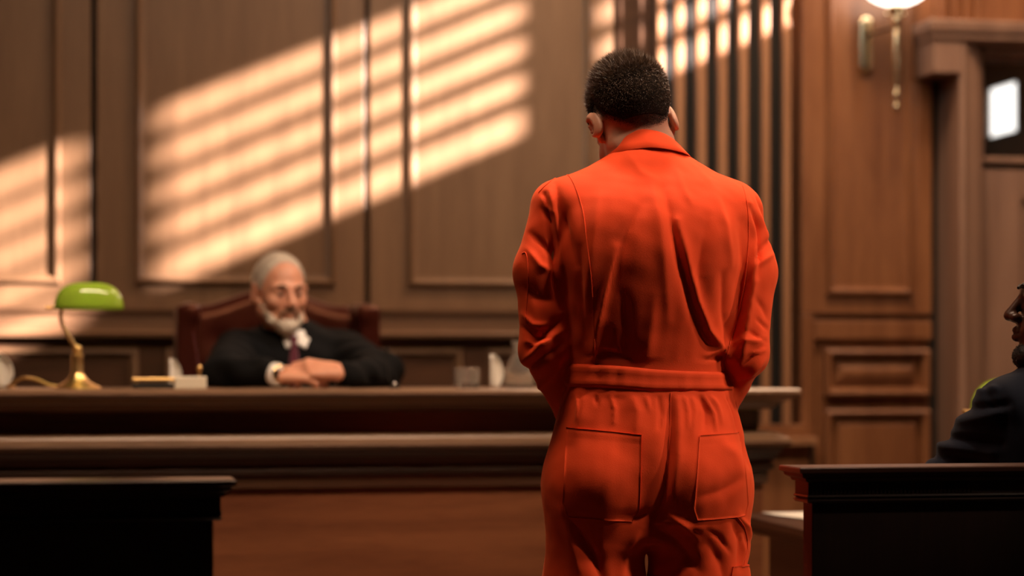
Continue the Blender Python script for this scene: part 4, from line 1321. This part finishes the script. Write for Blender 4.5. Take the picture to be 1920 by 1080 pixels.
for s_ in (-1, 1):
    m_ = MB()
    pts_ = [JC + JR @ (A(s_ * x, y, z) * JS) for x, y, z in ((.016, -.0985, .026), (.030, -.094, .031), (.046, -.079, .026))]
    m_.tube(pts_, [.0035, .005, .0025], 8)
    m_.build('eyebrow', brow_m, judge, smooth=True)
eyem = plain('eye_dark', (.03, .02, .015), .15)
for s_ in (-1, 1):
    MB().ball(JC + JR @ (A(s_ * .031, -.0815, .0025) * JS), .0085, 12).build('iris', eyem, judge, smooth=True)
# shirt collar, tie, cuffs
nb = A(-.004, -.062, 1.245)
def coll(P):
    S = P.copy(); S[:, 0] = np.abs(P[:, 0] - .004)
    d = rbox(S, (.021, -.084, 1.220), (.017, .005, .020), .004, rotm(-22, 30, 16))
    ring = np.abs(np.linalg.norm((P - A(-.004, .012, 0))[:, :2] * A(1, .95), axis=1) - .068) - .004
    ring = smax(ring, np.abs(P[:, 2] - 1.252 - .10 * (P[:, 1] - 0)) - .022, .003)
    shirtv = rbox(P, (.000, -.072, 1.17), (.034, .020, .085), .01, rotm(-18))
    return smin(d, shirtv, .004)
sdf_obj('shirt_collar', coll, (-.12, -.16, 1.05), (.12, .12, 1.33), .0035, M['white_cloth'], judge, 1)
tie_m = cloth('plum_tie', (.11, .018, .035), .55, .3, .2, .3, 300)
tie = lambda P: smin(ell(P, (-.004, -.092, 1.224), (.012, .010, .015)), cap(P, (-.004, -.100, 1.205), (-.004, -.118, 1.10), .010, .022), .008)
sdf_obj('tie', lambda P: smax(tie(P), np.abs(P[:, 1] + .098 + (P[:, 2] - 1.2) * -.15) - .010, .004), (-.05, -.15, 1.05), (.05, -.06, 1.26), .003, tie_m, judge, 1)
for (a_, hcaps, sg) in ((JAL, jc1, 1), (JAR, jc2, -1)):
    e, b_ = Vector(a_[1]), Vector(a_[2]); dd = (b_ - e).normalized()
    m_ = MB(); L_ = .028 if sg > 0 else .012
    m_.tube([b_ - dd * .03, b_ + dd * .0, b_ + dd * (.008 + L_), b_ + dd * (.010 + L_), b_ + dd * (.006 + L_)], [.030, .032, .0325, .030, .027], 24)
    m_.build('shirt_cuff', M['white_cloth'], judge, smooth=True)
b_ = Vector(JAL[2]); dd = (b_ - Vector(JAL[1])).normalized()
u_ = dd.cross(Vector((0, 0, 1))).normalized(); v_ = dd.cross(u_)
MB().tube([b_ + dd * .046 + (u_ * math.cos(k * math.pi / 12) + v_ * math.sin(k * math.pi / 12)) * .0235 for k in range(25)], .0032, 8).build('watch_strap', M['brass_pale'], judge, smooth=True)
for s_ in (-1, 1):
    fsh = lambda P, s_=s_: smax(smin(cap(P, (s_ * .11, -.06, .245), (s_ * .11, -.13 if False else -.10, .235), .04, .04), cap(P, (s_ * .11, .02, .24), (s_ * .11, -.08, .235), .038, .04), .01), .203 - P[:, 2], .004)
    sdf_obj('shoe', fsh, (s_ * .11 - .08, -.17, .18), (s_ * .11 + .08, .1, .32), .008, M['black'], judge, 1)

# wing chair
cp = WY(513, 600, 6.78)
ch = empty('wing_armchair', (cp.x, 6.78, .2), 0, 'high-backed burgundy leather wing armchair that the judge sits in', 'armchair')
lea = plain('burgundy_leather', (.036, .007, .005), .36); lb = lea.node_tree.nodes['Principled BSDF']
lb.inputs['Specular IOR Level'].default_value = .4; lb.inputs['Specular Tint'].default_value = (1, .45, .25, 1)
def CZ(py): return ZY(513, py, 6.78) - .2
ztopc = CZ(548)
def cback(P):
    hgt = ztopc - .050 * sstep(.03, .23, np.abs(P[:, 0])) - .0 
    y = P[:, 1] - .03 - .10 * sstep(.3, 1.2, P[:, 2]) + .35 * P[:, 0] ** 2
    w = np.abs(P[:, 0]) - .255
    d = np.maximum(np.maximum(np.abs(y) - .028, w), np.maximum(P[:, 2] - hgt + .03, .28 - P[:, 2]))
    q = np.stack([np.maximum(np.abs(y) - .015, 0), np.maximum(w + .01, 0), np.maximum(P[:, 2] - hgt + .035, 0)], 1)
    d = np.where((q > 0).any(1), np.linalg.norm(q, axis=1) - .035, d - .02)
    # rolled top edge
    z_ = np.abs(P[:, 2] - (hgt - .012)); roll = np.sqrt(z_ ** 2 + (y + .005) ** 2) - .024
    roll = np.maximum(roll, w)
    d = smin(d, roll, .012)
    return np.maximum(d, .25 - P[:, 2])
def buttons(V, N):
    D_ = 0
    for r_ in range(5):
        for c_ in range(4 + r_ % 2):
            x = (c_ - (3 + r_ % 2) / 2) * .11; z = .55 + r_ * .12
            D_ = D_ - .012 * np.exp(-((V[:, 0] - x) ** 2 + (V[:, 2] - z) ** 2) / .0012)
    return V + N * (D_ * (N[:, 1] < -.4))[:, None]
sdf_obj('backrest', cback, (-.32, -.14, .2), (.32, .16, ztopc + .05), .010, lea, ch, 2, buttons)
for s_ in (-1, 1):
    kx, kz = s_ * .268, CZ(584)
    def wing(P, s_=s_, kx=kx, kz=kz):
        kxx = kx + s_ * .02 * 0
        d = cap(P, (kx, -.20, kz - .012), (kx, -.01, kz), .030, .028)
        q = P - A(s_ * .280, -.09, 0)
        front = -.13 + .10 * sstep(kz - .2, kz - .75, P[:, 2]) * 0
        pnl = np.maximum(np.abs(q[:, 0] + s_ * 0) - .022, np.maximum(np.abs(q[:, 1] - .0) - .12 + .03 * sstep(.9, .6, P[:, 2]), np.maximum(P[:, 2] - kz, .42 - P[:, 2])))
        return smin(d, pnl - .010, .02)
    sdf_obj('wing', wing, (s_ * .29 - .09, -.28, .36), (s_ * .29 + .09, .12, kz + .07), .009, lea, ch, 2)
    arm_ = lambda P, s_=s_: smin(cap(P, (s_ * .315, -.42, .60), (s_ * .315, .0, .62), .055, .05), rbox(P, (s_ * .315, -.2, .42), (.04, .22, .17), .02), .03)
    sdf_obj('armrest', arm_, (s_ * .315 - .09, -.52, .2), (s_ * .315 + .09, .1, .70), .010, lea, ch, 1)
sdf_obj('seat', lambda P: smin(rbox(P, (0, -.20, .30), (.27, .25, .09), .03), rbox(P, (0, -.22, .345), (.25, .24, .045), .04), .02), (-.32, -.5, .18), (.32, .1, .42), .012, lea, ch, 1)
for sx in (-1, 1):
    for sy in (-.40, .0):
        MB().lathe((sx * .24, sy, 0), [(.018, 0), (.022, .02), (.018, .06), (.028, .16), (.030, .23)], 16).build('leg', M['table'], ch, smooth=True)

# ------------------------------------------------------------------ the man in the navy jacket
np_ = W(2000, YH, 4.22)
nav = empty('person', (np_.x, np_.y, 0), -YAW, 'seated man with short black beard in navy jacket, in profile at the right edge', 'person')
def nx(p): return (p - 2000) * 4.22 / F
def nz(p): return ZC - (p - YH) * 4.22 / F
NR = np.array(Matrix.Rotation(math.radians(-97), 3, 'Z')) @ np.array(Matrix.Rotation(math.radians(-2), 3, 'X'))
NS = 1.06
NC = A(nx(1883) + .126, -.03, nz(560) - .010)
nhf = head_fn(NC, NR, NS, jawk=1.0, nose=1.12, lips=1.45)
nt_ = Sections([(.46, .0, .0, .19, .12, .12, 2.3), (.60, 0, .0, .18, .12, .12, 2.3), (.80, 0, .0, .19, .12, .13, 2.3), (.95, 0, .0, .205, .13, .13, 2.3), (1.03, 0, .0, .205, .12, .12, 2.3),
                (1.085, 0, .0, .180, .10, .10, 2.1), (1.13, 0, .0, .135, .08, .08, 2), (1.165, .0, .0, .09, .065, .065, 2), (1.19, .0, .0, .062, .06, .06, 2)])
TR = np.array(Matrix.Rotation(math.radians(22), 3, 'Z'))      # shoulders turned to his left
TO = A(.015, .0, 0)
def tl_(P): return (P - TO) @ TR
NAL = [TO + TR @ A(-.155, .0, 1.060), A(nx(1796), .10, .905), A(nx(1840), .33, .80)]
NAR = [TO + TR @ A(.175, .0, 1.058), TO + TR @ A(.24, .08, .88), TO + TR @ A(.10, .34, .80)]
navy = cloth('navy_wool', (.006, .008, .016), .9, .04, .3, .1, 600)
def jacket(P):
    q = tl_(P); d = nt_(q)
    d = smin(d, smin(ell(q, (-.140, 0, 1.062), (.072, .072, .056)), ell(q, (.150, 0, 1.055), (.075, .072, .058)), .01), .025)
    for a in (NAL, NAR):
        e = smin(cap(P, a[0], a[1], .064, .056), cap(P, a[1], a[2], .054, .042), .02)
        d = smin(d, e, .018)
    return d
def jdisp(V, N):
    D_ = 0
    for (a, b_, wd, amp) in (((1830, 715), (1835, 760), .006, -.006), ((1800, 765), (1860, 755), .008, -.007), ((1795, 790), (1850, 772), .008, .006), ((1780, 820), (1850, 828), .008, -.008), ((1775, 838), (1840, 845), .008, .008), ((1768, 858), (1830, 866), .008, -.006), ((1850, 735), (1858, 790), .012, -.004), ((1845, 728), (1800, 735), .007, .006)):
        dd, h = seg_d(V[:, [0, 2]], np.array((nx(a[0]), nz(a[1]))), np.array((nx(b_[0]), nz(b_[1]))))
        D_ = D_ + amp * np.exp(-(dd / wd) ** 2)
    D_ = D_ + .0012 * np.sin(V @ np.array([50, 40, 30.]))
    return V + N * D_[:, None]
sdf_obj('jacket', jacket, (-.42, -.25, .42), (.42, .48, 1.24), .0055, navy, nav, 2, jdisp)
n1 = hand_prims(Vector(NAL[2]) + Vector((.012, .02, -.004)), (.45, .85, -.06), (0, 0, 1), -1, (.25, .35, .2), 1)
n2 = hand_prims(Vector(NAR[2]) + Vector((-.012, .02, -.004)), (-.6, .75, -.06), (0, 0, 1), 1, (.25, .35, .2), 1)
dskin = skin('dark_brown_skin', (.055, .020, .011), (.085, .033, .019), .36, .03)
def nav_body(P):
    d = nhf(P)
    d = smin(d, cap(P, NC + A(.018, .01, -.05), TO + A(0, .0, 1.08), .056, .062), .03)
    d = smin(d, nt_(tl_(P), -.016), .03)
    for a in (NAL, NAR): d = smin(d, smin(cap(P, a[0], a[1], .046, .04), cap(P, a[1], a[2], .038, .026), .02), .02)
    d = smin(d, hand_sdf(P, n1), .01); d = smin(d, hand_sdf(P, n2), .01)
    for s_ in (-1, 1):
        d = smin(d, cap(P, (s_ * .09, .03, .53), (s_ * .11, .42, .53), .075, .058), .03)
        d = smin(d, cap(P, (s_ * .11, .42, .52), (s_ * .11, .40, .09), .055, .04), .02)
        d = smin(d, cap(P, (s_ * .11, .38, .045), (s_ * .11, .50, .035), .035, .03), .02)
    return d
_, nV, nQ = sdf_obj('body', nav_body, (-.42, -.25, .0), (.42, .62, 1.42), .0040, dskin, nav, 0)
trs = lambda P: np.minimum.reduce([smin(cap(P, (s_ * .09, .0, .54), (s_ * .11, .42, .535), .095, .075), cap(P, (s_ * .11, .42, .53), (s_ * .11, .40, .10), .072, .065), .03) for s_ in (-1, 1)])
sdf_obj('trousers', trs, (-.3, -.15, .03), (.3, .55, .68), .010, navy, nav, 1)
for s_ in (-1, 1):
    fsh = lambda P, s_=s_: smax(smin(cap(P, (s_ * .11, .36, .045), (s_ * .11, .53, .036), .044, .038), cap(P, (s_ * .11, .385, .05), (s_ * .11, .385, .09), .046, .044), .01), .002 - P[:, 2], .003)
    sdf_obj('shoe', fsh, (s_ * .11 - .07, .28, -.01), (s_ * .11 + .07, .60, .15), .008, M['black'], nav, 1)
def nl(P): return ((P - NC) @ NR) / NS
def nbeard(P):
    q = nl(P); S = np.stack([np.abs(q[:, 0]), q[:, 1], q[:, 2]], 1)
    d = smin(ell(q, (0, -.078, -.102), (.032, .026, .024)), cap(S, (.060, .004, -.020), (.042, -.040, -.080), .012, .018), .018)
    d = smin(d, cap(S, (.042, -.040, -.080), (.015, -.075, -.100), .018, .020), .015)
    return smax(d, -ell(q, (0, -.115, -.066), (.022, .03, .013)), .005) * NS
black_hair = plain('black_hair', (.006, .005, .005), .6)
bo, bv2, bq2 = sdf_obj('beard', nbeard, NC - .17, NC + .17, .0035, black_hair, nav, 1, lambda V, N: V + N * (.0010 * np.sin(V @ np.array([900., 700, 800])))[:, None])
n = 6000; pts = sample_surface(bv2, bq2, n); g, _ = grad(nbeard, pts); nr = g / np.linalg.norm(g, axis=1)[:, None]
strands('beard_strands', pts, nr, .003 * rng.uniform(.5, 1.3, n), nr + rng.normal(0, .4, (n, 3)), .0006, black_hair, bo, 2, .2)
def nhair(P):
    q = nl(P)
    base = ell(q, (0, .017, .034), (.077, .100, .094)); th = .003 + .003 * sstep(0, .03, jhairline(q))
    return smax((base - th) * NS, -hairline(q) * NS * .9, .004)
sdf_obj('hair', nhair, NC - .17, NC + .17, .004, black_hair, nav, 1)
eye_w = plain('eye_white', (.55, .48, .44), .2)
for s_ in (-1, 1):
    MB().ball(NC + NR @ (A(s_ * .031, -.0762, .003) * NS), .0122, 16).build('eyeball', eye_w, nav, smooth=True)
    MB().ball(NC + NR @ (A(s_ * .031, -.0835, .003) * NS), .0062, 12).build('iris', eyem, nav, smooth=True)
    MB().tube([NC + NR @ (A(s_ * x, y, z) * NS) for x, y, z in ((.014, -.0965, .026), (.030, -.092, .030), (.046, -.077, .026))], [.003, .0045, .002], 8).build('eyebrow', black_hair, nav, smooth=True)
sc2 = lambda P: smax(np.abs(np.linalg.norm((P - TO)[:, :2], axis=1) - .064) - .003, np.abs(P[:, 2] - 1.155) - .018, .003)
sdf_obj('shirt_collar', sc2, (-.1, -.1, 1.1), (.12, .1, 1.2), .004, M['white_cloth'], nav, 1)
# his chair
nc = empty('wooden_chair', (np_.x, np_.y, 0), -YAW, 'plain dark wooden chair under the man in the navy jacket behind the right barrier', 'chair')
MB().box(-.23, .23, -.20, .24, .415, .450, .01).build('seat', M['table'], nc)
for sx in (-1, 1):
    MB().box(sx * .20 - .02, sx * .20 + .02, .19, .23, 0, .415).build('leg', M['table'], nc, bevel=.004)
    MB().box(sx * .20 - .02, sx * .20 + .02, -.22, -.18, 0, .80).build('leg', M['table'], nc, bevel=.004)
MB().box(-.22, .22, -.225, -.195, .62, .80, .008).build('backrest', M['table'], nc)
# ================================================================== camera and light
cam_d = bpy.data.cameras.new('camera'); cam = bpy.data.objects.new('camera', cam_d); COL.objects.link(cam)
cam.location = (0, 0, ZC); cam.rotation_euler = (math.pi / 2, 0, -YAW)
cam_d.sensor_width = 36; cam_d.lens = 36 * F / 1920; cam_d.shift_y = (YH - 540) / 1920
cam_d.clip_start = .05
cam_d.dof.use_dof = True; cam_d.dof.focus_distance = 4.12; cam_d.dof.aperture_fstop = 2.0
SC.camera = cam

w = bpy.data.worlds.new('world'); SC.world = w; w.use_nodes = True
bg = w.node_tree.nodes['Background']; bg.inputs[0].default_value = (.75, .85, 1, 1); bg.inputs[1].default_value = .6

def light(name, typ, loc, energy, col, target=None, **kw):
    d = bpy.data.lights.new(name, typ); d.energy = energy; d.color = col
    for k, v in kw.items(): setattr(d, k, v)
    o = bpy.data.objects.new(name, d); COL.objects.link(o); o.location = loc
    if target is not None:
        o.rotation_euler = (Vector(target) - Vector(loc)).to_track_quat('-Z', 'Y').to_euler()
    return o
sun = light('sun', 'SUN', (8, 0, 5), 62, (1, .80, .70), angle=math.radians(1.0))
sun.rotation_euler = Vector((-1.4, 1, -.60)).to_track_quat('-Z', 'Y').to_euler()
# unseen lights over the court, nearly all added as key and fill
light('added_overhead_fill', 'AREA', (2.6, 6.2, 4.1), 37, (1, .66, .42), (1.5, 6.9, 0), shape='RECTANGLE', size=1.4, size_y=.7)  # unseen area light added to graze the back wall from the right
light('added_overhead_fill', 'AREA', (.7, 3.9, 4.1), 48, (1, .68, .45), (.8, 5.8, .5), shape='RECTANGLE', size=2.2, size_y=.5, spread=math.radians(100))
light('added_key_spot', 'SPOT', (2.6, 2.7, 3.95), 310, (1, .82, .66), (1.08, 4.05, 1.42), spot_size=math.radians(26), spot_blend=.95, shadow_soft_size=.12)  # unseen key light added for the defendant's shoulders and back
light('added_side_spot', 'SPOT', (4.0, 2.6, 2.6), 190, (1, .78, .58), (1.12, 4.1, .93), spot_size=math.radians(20), spot_blend=.9, shadow_soft_size=.10)  # unseen spot added to brighten the defendant's right hip
light('ceiling_downlight', 'SPOT', (.9, 4.75, 4.05), 260, (1, .82, .66), (1.0, 4.1, 1.5), spot_size=math.radians(30), spot_blend=.8, shadow_soft_size=.10)
light('judge_downlight', 'SPOT', (2.1, 4.7, 3.7), 140, (1, .86, .72), (.56, 6.2, 1.28), spot_size=math.radians(13), spot_blend=.9, shadow_soft_size=.10)
light('added_glass_spot', 'SPOT', (1.5, 7.0, 3.9), 130, (1, .90, .78), (1.16, 5.97, 1.12), spot_size=math.radians(11), spot_blend=.7, shadow_soft_size=.06)  # unseen spot added so the tumbler and carafe rims shine
light('added_wall_fill', 'AREA', (2.5, 6.1, 4.0), 55, (1, .66, .42), (2.7, 7.3, 1.8), shape='RECTANGLE', size=1.5, size_y=.3)  # unseen area light added to brighten the door and reddish panels
light('added_cool_fill', 'AREA', (-.3, 4.6, 3.7), 1.8, (.70, .90, 1), (1.75, 7.4, 2.3), shape='RECTANGLE', size=.5, size_y=.9, spread=math.radians(34))  # unseen light added to tint the upper wall panel bluish

vs = SC.view_settings
SC.display_settings.display_device = 'sRGB'
vs.view_transform = 'Standard'; vs.look = 'None'; vs.gamma = 1; vs.exposure = 0.0; vs.use_curve_mapping = False
SC.cycles.max_bounces = 8
SC.cycles.use_denoising = True
